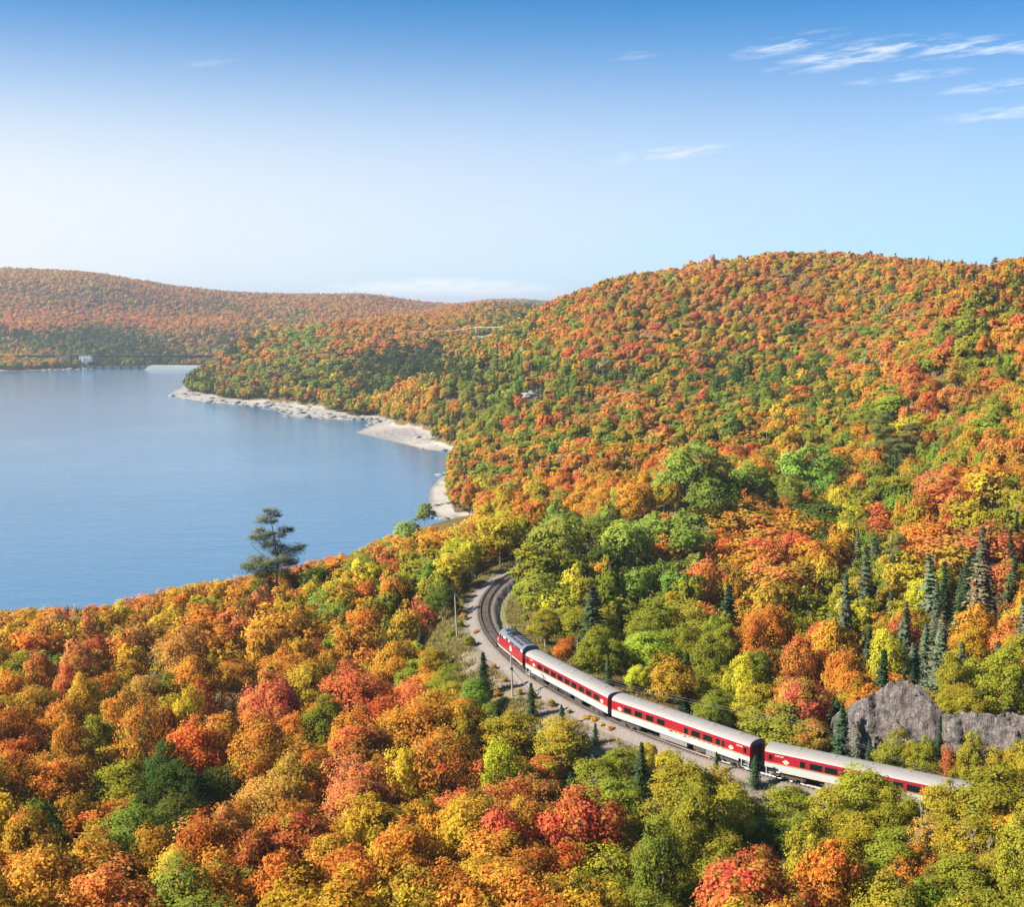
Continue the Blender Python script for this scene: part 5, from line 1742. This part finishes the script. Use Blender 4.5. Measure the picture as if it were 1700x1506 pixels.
def build_cliff():
    tops = [(1372, 1206), (1380, 1192), (1400, 1177), (1425, 1163), (1448, 1152), (1462, 1142), (1478, 1131), (1500, 1130), (1522, 1137), (1540, 1152), (1552, 1172), (1566, 1184), (1600, 1186), (1650, 1187), (1700, 1186), (1760, 1188), (1900, 1190)]
    ss = np.arange(CLIFF_S0 - 6, TS[-1] - 12, .30)
    line = side_pos(ss, np.full(len(ss), CLIFF_OFF + 1.6))
    px_ = project(np.c_[line, np.full(len(ss), 44.0)])[0]
    tx = np.array([a for a, b in tops]); ty = np.array([b for a, b in tops])
    ztop = np.array([at(a, np.interp(a, tx, ty), l[1])[2] for a, l in zip(px_, line)])
    zb = RAIL_Z - 1.6
    ztop = np.where(px_ < 1372, zb + .2, np.maximum(ztop, zb + .2))
    ztop = zb + (ztop - zb) * sm(px_, 1366, 1386)
    nr, nc = 44, 10
    V = []
    for i, s in enumerate(ss):
        d = track_dir(s)[0]; n = np.array([-d[1], d[0]])
        c0 = track_pos(s)[0]
        Ht = ztop[i] - zb
        for j in range(nr + nc):
            if j < nr:
                f = j / (nr - 1)
                z = zb + Ht * f
                o = CLIFF_OFF - .6 + 1.9 * f ** 1.3
            else:
                q = (j - nr + 1) / nc
                o = CLIFF_OFF + 1.3 + 9 * q
                p = c0 + n * o
                g = float(GCAP[i, j - nr]) if GCAP is not None else 0
                z = ztop[i] * (1 - q) ** 1.2 + (g - .5) * (1 - (1 - q) ** 1.2)
            q3 = Vector((c0[0] + n[0] * o, c0[1] + n[1] * o, z))
            a = noise.fractal(q3 * .35, 1.0, 2.0, 4)
            cell = noise.cell(Vector((q3.x * .45 + .8 * noise.noise(q3 * .3), q3.y * .45, q3.z * .35 + .8 * noise.noise(q3 * .25 + Vector((9, 1, 3))))))
            ridge = noise.fractal(q3 * 1.5, .8, 2.0, 3)
            k = min(1, Ht / 3)
            sk = q3.x * .35 + q3.z * .28
            c2 = noise.cell(Vector((s * .42 + .12 * q3.z, q3.z * .17 + .12 * s, 7.3)))
            c3 = noise.cell(Vector((s * 1.3 - .5 * q3.z, q3.z * 1.1 + .4 * s, 2.1)))
            disp = (a * .22 + cell * .30 - .15 + (c2 - .5) * .60 + (c3 - .5) * .20 + ridge * .10) * k
            wgt = 1.0 if j < nr else max(0, 1 - (j - nr) / 4)
            o2 = o - disp * wgt
            z2 = z + (.30 * ridge + .35 * a) * k * (1 if j > nr * .8 else .4)
            V.append((c0[0] + n[0] * o2, c0[1] + n[1] * o2, z2))
    V = np.array(V)
    n_, k_ = len(ss), nr + nc
    i, j = np.meshgrid(np.arange(n_ - 1), np.arange(k_ - 1), indexing='ij')
    a = (i * k_ + j).ravel()
    F = np.c_[a, a + 1, a + k_ + 1, a + k_][:, ::-1]
    org = V[len(V) // 2].copy(); org[2] = zb
    o = bpy.data.objects.new('rock_cliff', np_mesh('rock_cliff', V - org, F, [M_ROCK]))
    o.location = org
    link(o)
    props(o, 'grey and rusty blasted rock wall behind the last carriage', 'cliff')


_ss = np.arange(CLIFF_S0 - 6, TS[-1] - 12, .30)
_off = np.array([CLIFF_OFF + 1.3 + 9 * (q + 1) / 10 for q in range(10)])
GCAP = np.stack([ground(*side_pos(_ss, np.full(len(_ss), o)).T) for o in _off], 1)
build_cliff()


def lump(seed, sx, sy, sz, sub=3, rough=.35):
    import bmesh
    bm = bmesh.new()
    bmesh.ops.create_icosphere(bm, subdivisions=sub, radius=1)
    off = Vector((seed * 3.1, seed * 1.7, 0))
    for v in bm.verts:
        r = 1 + rough * noise.fractal(v.co * 1.4 + off, 1, 2, 3) + .25 * (noise.cell(v.co * 2.2 + off) - .5)
        v.co = Vector((v.co.x * sx * r, v.co.y * sy * r, max(v.co.z, -.4) * sz * r))
    vs = np.array([v.co[:] for v in bm.verts]); fs = np.array([[q.index for q in f.verts] for f in bm.faces])
    bm.free()
    return vs, fs


for (px, py, D, sx, sy, sz, lb) in ((838, 555, 1560, 30, 14, 6, 'bare grey outcrop under the wire on the far ridge'), (880, 652, 800, 6, 4, 3, 'small grey outcrop among conifers at the foot of the hill'), (752, 744, 900, 7, 6, 5, 'grey rocks at the inner end of the sand spit')):
    p = at(px, py, D)
    gz = float(ground(p[0], p[1]))
    vs, fs = lump(px * .01, sx, sy, sz, 4)
    o = bpy.data.objects.new('rock_outcrop', np_mesh('rock_outcrop', vs, fs, [M_SHORE]))
    o.location = (p[0], p[1], min(max(gz, p[2] - sz * .8), gz + 9))
    link(o)
    props(o, lb, 'outcrop')


def shore_rocks():
    rng = np.random.default_rng(4)
    base = [lump(k, 1, .8, .6, 1, .4) for k in range(5)]
    Vs, Fs, b = [], [], 0
    segs = [(6, 10, 12), (9, 14, 14), (16, 28, 170), (33, 37, 60), (0, 4, 6)]
    for a0, a1, n in segs:
        for k in range(n):
            q = rng.uniform(a0, a1); i = int(q); f = q - i
            A, B = LK[i], LK[i + 1]
            x, y = A[0] + (B[0] - A[0]) * f, A[1] + (B[1] - A[1]) * f
            w = A[2] + (B[2] - A[2]) * f
            x += rng.normal(0, w * .5); y += abs(rng.normal(0, w * .5))
            z = float(ground(x, y))
            if z > 5 or z < -.8:
                continue
            s = rng.uniform(.6, 2.0) * (1 + y / 1500) * (1.5 if rng.uniform() < .2 else 1)
            v, f_ = base[rng.integers(5)]
            t = rng.uniform(0, 6.28)
            R = np.array([[math.cos(t), -math.sin(t), 0], [math.sin(t), math.cos(t), 0], [0, 0, 1]])
            Vs.append(v @ R.T * s * np.array([1.5, 1, .8]) + np.array([x, y, z])); Fs.append(f_ + b); b += len(v)
    o = bpy.data.objects.new('shore_rocks', np_mesh('shore_rocks', np.vstack(Vs), np.vstack(Fs), [M_SHORE]))
    link(o)
    props(o, 'scattered pale rocks along the bare lake margin', 'rocks', kind='stuff')


shore_rocks()

# ------------------------------------------------------------------ far structures at the head of the lake
M_BRIDGE = paint('dark_bridge_steel', (.012, .016, .022), .7, 0, .2, .2)
M_CONC = paint('pale_concrete', (.62, .60, .56), .85, 0, .2, .1)
M_DCONC = paint('stained_concrete', (.10, .11, .12), .9, 0, .3, .1)
M_SIDING = paint('white_siding', (.68, .72, .76), .6, 0, .1, .2)
M_BLUES = paint('blue_grey_siding', (.12, .22, .32), .6, 0, .1, .2)


def build_bridge():
    Y = 2060
    a = at(26, 589.5, Y); b = at(368, 590.5, Y)
    root = empty('trestle_bridge', (a[0], a[1], 0), 0, 'long dark railway trestle crossing the head of the lake', 'bridge')
    L = b[0] - a[0]; zt = a[2]
    MB().box(0, L, -2.4, 2.4, zt - 4.6, zt - .9).obj('girder', M_BRIDGE, root)
    MB().box(0, L, -3, 3, zt - .9, zt - .2).obj('deck', M_BRIDGE, root)
    rl = MB().box(0, L, -3, -2.85, zt + .75, zt + .9)
    for q in np.arange(0, L, 6):
        rl.box(q, q + .2, -3, -2.8, zt - .2, zt + .9)
    rl.obj('railing', M_BRIDGE, root)
    h = zt - 3.4
    tw = MB()
    for x in (-4, 4):
        for y in (-1, 1):
            tw.tube([(x, y * 5.5, -3), (x, y * 2.2, h)], .45, 4)
    for z0, z1 in ((0, h * .5), (h * .5, h)):
        for y in (-4.2, 4.2):
            tw.tube([(-4, y, z0), (4, y, z1)], .22, 4).tube([(4, y, z0), (-4, y, z1)], .22, 4)
    me = tw.mesh('tower', M_BRIDGE)
    for q in np.arange(12, L - 4, 26):
        o = bpy.data.objects.new('tower', me)
        o.location = (q, 0, 0)
        link(o, root)


build_bridge()


def build_dam():
    Y = 1945
    a = at(240, 606, Y); b = at(352, 610, Y)
    L = b[0] - a[0]
    root = empty('concrete_dam', (a[0], a[1], 0), 0, 'pale concrete dam wall under the right end of the trestle', 'dam')
    mb = MB()
    zt = 6.5
    mb.add([(0, 0, -3), (L, 0, -3), (L, 0, zt - 1), (9, 0, zt), (0, 0, .5), (0, 16, -3), (L, 16, -3), (L, 16, zt - 1), (9, 14, zt), (0, 16, .5)], [(0, 1, 2, 3, 4), (9, 8, 7, 6, 5), (3, 2, 7, 8), (4, 3, 8, 9), (0, 4, 9, 5), (1, 6, 7, 2)])
    mb.obj('wall', M_CONC, root)
    mb = MB()
    for q in np.arange(3, L, 8):
        mb.box(q, q + .25, .2, .45, zt - 1, zt + .4)
    mb.box(0, L, .2, .4, zt + .25, zt + .4)
    mb.obj('parapet_rail', M_CONC, root)
    a = at(40, 609, 1965); b = at(240, 609, 1965)
    r2 = empty('spillway_wall', (a[0], a[1], 0), 0, 'low dark concrete spillway wall left of the pale dam', 'dam')
    L = b[0] - a[0]
    MB().box(0, L, 0, 6, -3, 4.2).obj('wall', M_DCONC, r2)
    for q in np.arange(8, L, 14):
        MB().box(q, q + 1.6, -1.5, 6, -3, 5.4).obj('pier', M_DCONC, r2)


build_dam()


def far_building(px0, px1, ytop, ybot, Y, mat, label, panels):
    a = at(px0, ybot, Y); b = at(px1, ytop, Y)
    Wd = b[0] - a[0]; z1 = b[2]
    root = empty('powerhouse', (a[0], Y, 0), 0, label, 'building')
    MB().box(0, Wd, 0, 12, -1, z1).obj('wall', mat, root)
    MB().box(-.4, Wd + .4, -.4, 12.4, z1, z1 + .6).obj('roof', M_DCONC, root)
    for k in range(panels):
        x = (k + .5) * Wd / panels
        MB().box(x - .5, x + .5, -.12, 0.05, 2.5, z1 - 1.5).obj('window', M_GLASS, root)


far_building(132, 151.5, 590.5, 605, 1990, M_SIDING, 'small white building on the waterline beneath the trestle', 4)
far_building(93, 116, 592, 606, 1998, M_BLUES, 'blue grey building left of the white one below the trestle', 3)

M_CABLE = paint('sunlit_cable', (.85, .80, .70), .4, .0, .02)  # pale colour and thick tube stand in for sun glinting on the wire


def ridge_line():
    sup = [(432, 549, 1650), (690, 550, 1610), (790, 543, 1590), (882, 560, 1540)]
    tops = []
    for px, py, D in sup:
        p = at(px, py, D)
        g = float(ground(p[0], p[1]))
        root = empty('power_pylon', (p[0], p[1], g), 0, {432: 'slim pale pylon at the left end of the ridge wire', 690: 'slim pale pylon mid way along the ridge wire', 790: 'slim pale pylon on the grey ridge outcrop', 882: 'slim pale pylon at the right end of the ridge wire'}[px], 'pylon', 'pylons on the far ridge')
        h = max(p[2] - g, 8)
        mb = MB()
        for sx, sy in ((-1, -1), (1, -1), (1, 1), (-1, 1)):
            mb.tube([(sx * 1.1, sy * 1.1, -.5), (0, 0, h)], .12, 4)
        mb.obj('lattice_mast', M_CABLE, root)
        MB().box(-2.5, 2.5, -.12, .12, h - 1.2, h - .9).obj('crossarm', M_CABLE, root)
        tops.append(Vector((p[0], p[1], g + h)))
    for k, (i, sag) in enumerate(((0, 6), (1, 2.5), (2, 2.0))):
        a, b = tops[i], tops[i + 1]
        pts = []
        for q in range(25):
            t = q / 24
            p = a.lerp(b, t); p.z -= sag * 4 * t * (1 - t)
            pts.append(p - a)
        o = MB().tube(pts, .24, 5).obj('overhead_cable', M_CABLE, None, loc=a)
        props(o, ('long pale cable sagging over the left of the far ridge', 'middle pale cable of the far ridge', 'short pale cable above the grey ridge outcrop')[k], 'cable', 'cables along the far ridge')


ridge_line()

# ------------------------------------------------------------------ pines
NEEDLE = LEAF['pine'][0]


def pine_meshes():
    rng = np.random.default_rng(31)
    k = .0371
    base_h = 9.0
    tr = [(225, 700), (228, 560), (228, 500), (235, 400), (222, 280), (215, 200), (200, 120), (190, 60), (186, 28)]
    T = [((x - 225) * k, 0.15 * math.sin(i), (500 - z) * k + base_h) for i, (x, z) in enumerate(tr)]
    T[0] = (0, 0, -.6)
    mb = MB().tube(T, [.34, .32, .30, .26, .20, .16, .11, .06, .02], 8)

    def trunk_at(z):
        for a, b in zip(T[:-1], T[1:]):
            if a[2] <= z <= b[2]:
                f = (z - a[2]) / (b[2] - a[2])
                return np.array([a[q] + (b[q] - a[q]) * f for q in range(3)])
        return np.array(T[-1])
    pads = [(205, 45, 90, 0), (165, 30, 45, 0), (150, 95, 110, .1), (215, 100, 60, -.5), (240, 70, 40, .4), (120, 165, 70, 0), (285, 165, 90, 0), (325, 165, 50, .2), (270, 195, 60, -.4), (130, 215, 140, .3), (75, 215, 60, 0), (190, 180, 70, -.8), (160, 270, 95, -.3), (250, 290, 80, .8), (330, 305, 130, 0), (385, 290, 60, 0), (410, 272, 36, 0), (290, 355, 140, -.4), (95, 375, 130, .3), (150, 405, 150, -.6), (45, 420, 110, 0), (10, 412, 50, 0), (310, 395, 90, .6), (345, 390, 50, 0), (180, 455, 150, .5), (270, 450, 110, -.7), (320, 480, 110, 0), (110, 480, 110, .4), (215, 330, 90, 1.0), (225, 240, 80, -1.0), (200, 375, 90, -1.1), (240, 400, 90, 1.2)]
    P, N, tn, CN_ = [], [], [], []
    for x, z, w, dep in pads:
        c = np.array([(x - 225) * k, dep * 2.2 + rng.normal(0, .3), (500 - z) * k + base_h])
        r = w * k * .62
        zt = np.clip(c[2] - .35 * abs(c[0]) * .5 - .3, 1, T[-1][2] - .3)
        q = trunk_at(zt)
        mid = (q + c) / 2 + np.array([0, 0, -.25])
        mb.tube([tuple(q), tuple(mid), tuple(c - np.array([0, 0, .1]))], [.09 + .02 * r, .06, .02], 5, cap=False)
        n = int(120 + 110 * r * r)
        d = rng.normal(size=(n, 3)) * np.array([.46, .42, .24]) * r
        d[:, 2] += .12 * np.abs(d[:, 0]) * .6
        P.append(c + d)
        CN_.append(unit(d * np.array([1, 1, 2.2])) * .7 + np.array([0, 0, .4]))
        N.append(np.c_[rng.normal(0, .45, (n, 2)), np.full(n, .9)])
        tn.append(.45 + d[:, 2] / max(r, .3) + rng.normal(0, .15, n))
    # bare grey dead limb on the left
    mb.tube([((150 - 225) * k, 0, (500 - 350) * k + base_h), ((75 - 225) * k, .2, (500 - 285) * k + base_h), ((32 - 225) * k, .3, (500 - 235) * k + base_h)], [.09, .06, .02], 5)
    P = np.vstack(P); N = unit(np.vstack(N)); tn = np.concatenate(tn)
    CNP = unit(np.vstack(CN_) + rng.normal(0, .25, P.shape))
    V, F = cards(P, N, np.full(len(P), .20), rng, .45, .3)
    cm = np_mesh('pine_crown', V, F, [NEEDLE], attrs={'cn': ('FLOAT_VECTOR', np.repeat(CNP, 4, 0)), 'turn': ('FLOAT', np.repeat(tn, 4)), 'lrand': ('FLOAT', np.repeat(rng.uniform(0, 1, len(P)), 4))})
    return cm, mb.mesh('pine_trunk', BARK['pine']), T[-1][2]


PCM, PTM, PH = pine_meshes()


def pine(px, ytop, ybase, D, label, rz=0.0, hs=None):
    p = at(px, ytop, D)
    g = float(ground(p[0], p[1]))
    h = p[2] - g
    s = h / PH
    e = empty('pine_tree', (p[0] + (39 * .0371 * s if rz == 0 else 0), p[1], g), rz, label, 'pine tree', 'tall dark pines above the wood')
    e.scale = ((hs or 1) * s, (hs or 1) * s, s)
    for nm, me in (('trunk', PTM), ('crown', PCM)):
        o = bpy.data.objects.new(nm, me)
        o.color = (.20, .205, .06, .75)
        link(o, e)


pine(447, 847, 965, 306, 'lone ragged pine standing against the lake')
pine(1652, 428, 460, 700, 'flat topped dark pine on the right skyline', 1.3)
pine(1592, 552, 600, 500, 'dark pine high on the right hillside', 2.2, 1.25)
pine(1511, 704, 740, 405, 'dark spreading pine low on the right hillside', 3.9, 1.5)
pine(1470, 690, 735, 415, 'grey green pine left of the spreading pine', 5.0, 1.3)
pine(792, 618, 640, 930, 'dark pine on the point above the sand spit', .8)
pine(1493, 890, 950, 262, 'pine beside the yellow maple on the spruce slope', 4.4, 1.2)

# ------------------------------------------------------------------ dead trees
def dead_mesh(seed):
    r = random.Random(seed)
    mb = MB()
    H = 8.0
    mb.tube([(0, 0, -.4), (r.uniform(-.2, .2), 0, 3), (r.uniform(-.4, .4), r.uniform(-.3, .3), H)], [.13, .10, .03], 6)
    for k in range(9):
        z = r.uniform(2.8, 7.4); a = r.uniform(0, 6.28); l = r.uniform(.7, 2.0)
        e = (math.cos(a) * l, math.sin(a) * l, z + r.uniform(.6, 1.7))
        m = (e[0] * .5, e[1] * .5, z + (e[2] - z) * .35)
        mb.tube([(0, 0, z), m, e], [.05, .035, .012], 4, cap=False)
        for q in range(2):
            e2 = (m[0] + r.uniform(-.6, .6), m[1] + r.uniform(-.6, .6), m[2] + r.uniform(.3, 1.0))
            mb.tube([m, e2], [.025, .008], 3, cap=False)
    return mb.mesh('dead_tree', M_DEAD)


DM = [dead_mesh(k) for k in range(5)]
for k, (px, py, lb) in enumerate(((1475, 1284, 'slim white dead trunk in front of the last carriage'), (1449, 1296, 'bare dead trunk left of the slim white one'), (1521, 1382, 'bleached snag in the yellow birches at bottom right'), (1617, 1380, 'forked bleached snag near the right corner'), (1646, 1392, 'spreading bare grey tree near the right corner'), (1155, 1322, 'pale dead stems in the hollow below the middle carriage'),
                             (1184, 1335, 'leaning bleached snag beside the fallen log'), (988, 1284, 'bare white stems below the gap of the carriages'), (797, 1222, 'bare white stems left of the olive birches'), (1538, 1328, 'bare white stem below the end of the train'), (1245, 768, 'white branched dead tree in the tall green grove'))):
    r_ = solve(px, py, 7.2 if py > 1000 else 12.5)
    if r_ is None:
        continue
    x, D, g = r_
    o = bpy.data.objects.new('dead_tree', DM[k % 5])
    s = .85 if py > 1000 else 1.5
    o.location = (x, D, g); o.scale = (.8, .8, s); o.rotation_euler = (rt.gauss(0, .06), rt.gauss(0, .08), rt.uniform(0, 6))
    link(o)
    props(o, lb, 'dead tree', 'bare bleached trees in the wood')

_p = at(1205, 1312, 146)
_g = float(ground(_p[0], _p[1]))
lg = MB().tube([(-2.2, -.8, .15), (0, 0, .45), (2.6, 1.2, .8)], [.26, .22, .12], 7).tube([(.6, .2, .5), (1.0, -.5, 1.2)], [.07, .03], 4)
props(lg.obj('fallen_log', M_DEAD, None, loc=(_p[0], _p[1], _g)), 'pale fallen log at the edge of the ballast below the middle carriage', 'log')

# ------------------------------------------------------------------ shrubs and dry grass on the banks
def shrubs():
    spots = [(862, 1152, 10, 'G'), (886, 1157, 10, 'Y'), (826, 1155, 11, 'G'), (916, 1170, 12, 'Y'), (975, 1194, 11, 'Y'), (987, 1198, 12, 'G'), (1014, 1212, 10, 'B'), (780, 1070, 17, 'N'), (762, 1040, 13, 'L'), (770, 1027, 11, 'G'), (757, 1012, 14, 'L'), (790, 1052, 9, 'G'), (748, 1058, 14, 'L'), (838, 1130, 8, 'G'), (768, 1000, 10, 'L'), (820, 1108, 8, 'B'), (1000, 1205, 8, 'G'), (945, 1182, 8, 'L'),
             (866, 1008, 10, 'L'), (872, 1030, 12, 'L'), (880, 1048, 11, 'l'), (860, 985, 10, 'L'), (905, 1068, 10, 'L'), (890, 1040, 9, 'G'), (1240, 1262, 14, 'L'), (1180, 1258, 12, 'l'), (1290, 1290, 14, 'L'), (1140, 1240, 10, 'l')]
    r = random.Random(4)
    wher = lambda px, py: 'on the bank at left' if px < 775 else 'below the locomotive' if px < 850 and py > 1045 else 'below the first carriage' if px < 1060 and py > 1100 else 'inside the track curve' if py < 1075 else 'below the middle carriage'
    cnt = {}
    for px, py, w, code in spots:
        k = (TONE[code], wher(px, py))
        cnt.setdefault(k, []).append((px, py, w, code))
    for (tone, place), lst in cnt.items():
        lst.sort()
        for q, (px, py, w, code) in enumerate(lst):
            b, z = ray(px, py)
            D = np.linspace(110, 300, 700)
            ok = np.nonzero(CZ + z * D <= ground(b * D, D) + .3)[0]
            if not len(ok):
                continue
            D = D[ok[0]]
            x = b * D
            g = float(ground(x, D))
            m = joined_mesh('birch', 1, r.randrange(4), False)
            W_ = w * D / FPX
            o = bpy.data.objects.new('shrub', m)
            o.location = (x, D, g - .25 * W_); o.scale = (W_ / 6 * 1.2, W_ / 6 * 1.2, W_ / 9)
            o.rotation_euler = (0, 0, r.uniform(0, 6))
            tc, am = tint(code)
            o.color = (*tc, .8)
            link(o)
            o_ = '' if len(lst) == 1 else ('leftmost of the ' if q == 0 else 'rightmost of the ' if q == len(lst) - 1 else ORD[q] + ' of the ')
            props(o, '%s%s low shrub%s %s' % (o_, tone, 's' if o_ else '', place), 'shrub', 'low shrubs on the railway banks')


shrubs()


def dry_grass():
    rng = np.random.default_rng(9)
    n = 60000
    s = rng.uniform(30, TS[-1] - 40, n)
    left = rng.uniform(size=n) < .68
    off = np.where(left, -rng.uniform(4.6, 15.5, n), rng.uniform(4.4, 12, n))
    p = side_pos(s, off)
    cl_ = np.sin(p[:, 0] * .55 + np.sin(p[:, 1] * .4) * 2) * np.sin(p[:, 1] * .6 + 1) + rng.normal(0, .5, n)
    ok = cl_ > np.where(left & (s > S_FRONT - 5), .02, -.9) + np.where(np.abs(off) < 7, .4, 0)
    ok &= ~((~left) & (s > CLIFF_S0 - 4))
    p = p[ok]
    g = ground(p[:, 0], p[:, 1])
    n = len(p)
    nb = 5
    a = rng.uniform(0, 6.28, (n, nb)); hgt = rng.uniform(.25, .75, (n, nb)); ln = rng.uniform(.1, .45, (n, nb))
    bx = p[:, None, 0] + rng.normal(0, .22, (n, nb)); by = p[:, None, 1] + rng.normal(0, .22, (n, nb)); bz = np.broadcast_to(g[:, None] - .03, (n, nb))
    w = rng.uniform(.05, .11, (n, nb))
    V = np.stack([np.stack([bx - np.sin(a) * w, by + np.cos(a) * w, bz], -1), np.stack([bx + np.sin(a) * w, by - np.cos(a) * w, bz], -1), np.stack([bx + np.cos(a) * ln, by + np.sin(a) * ln, bz + hgt], -1)], 2).reshape(-1, 3)
    F = np.arange(len(V)).reshape(-1, 3)
    tuft = rng.uniform(0, 1, n)
    m, t = new_mat('dry_grass')
    lr = t.add('ShaderNodeAttribute', attribute_name='lrand').outputs['Fac']
    c = t.ramp(lr, [(0, (.15, .16, .04)), (.4, (.30, .27, .08)), (.7, (.42, .33, .14)), (1, (.36, .21, .07))])
    d = t.add('ShaderNodeBsdfDiffuse', inp={0: c}); tr = t.add('ShaderNodeBsdfTranslucent', inp={0: c})
    mx = t.add('ShaderNodeMixShader', inp={0: .3, 1: d.outputs[0], 2: tr.outputs[0]})
    t.add('ShaderNodeOutputMaterial', inp={0: mx.outputs[0]})
    o = bpy.data.objects.new('dry_grass', np_mesh('dry_grass', V, F, [m], attrs={'lrand': ('FLOAT', np.repeat(tuft, nb * 3))}))
    link(o)
    props(o, 'tufts of dry yellow grass along the railway banks', 'grass', kind='stuff')


dry_grass()

# ------------------------------------------------------------------ haze
def haze():
    m = bpy.data.materials.new('pale_haze')
    m.use_nodes = True
    t = NT(m.node_tree)
    v = t.add('ShaderNodeVolumePrincipled')
    v.inputs['Color'].default_value = (.80, .90, 1.0, 1)
    v.inputs['Density'].default_value = HAZE_DENSITY
    v.inputs['Anisotropy'].default_value = .2
    out = t.add('ShaderNodeOutputMaterial')
    m.node_tree.links.new(v.outputs[0], out.inputs['Volume'])
    o = MB().box(-25000, 25000, -25000, 25000, -14, 230).obj('haze', m)
    props(o, 'thin pale blue air between the camera and the far hills', 'haze', kind='stuff')


HAZE_DENSITY = 0.9e-4
haze()
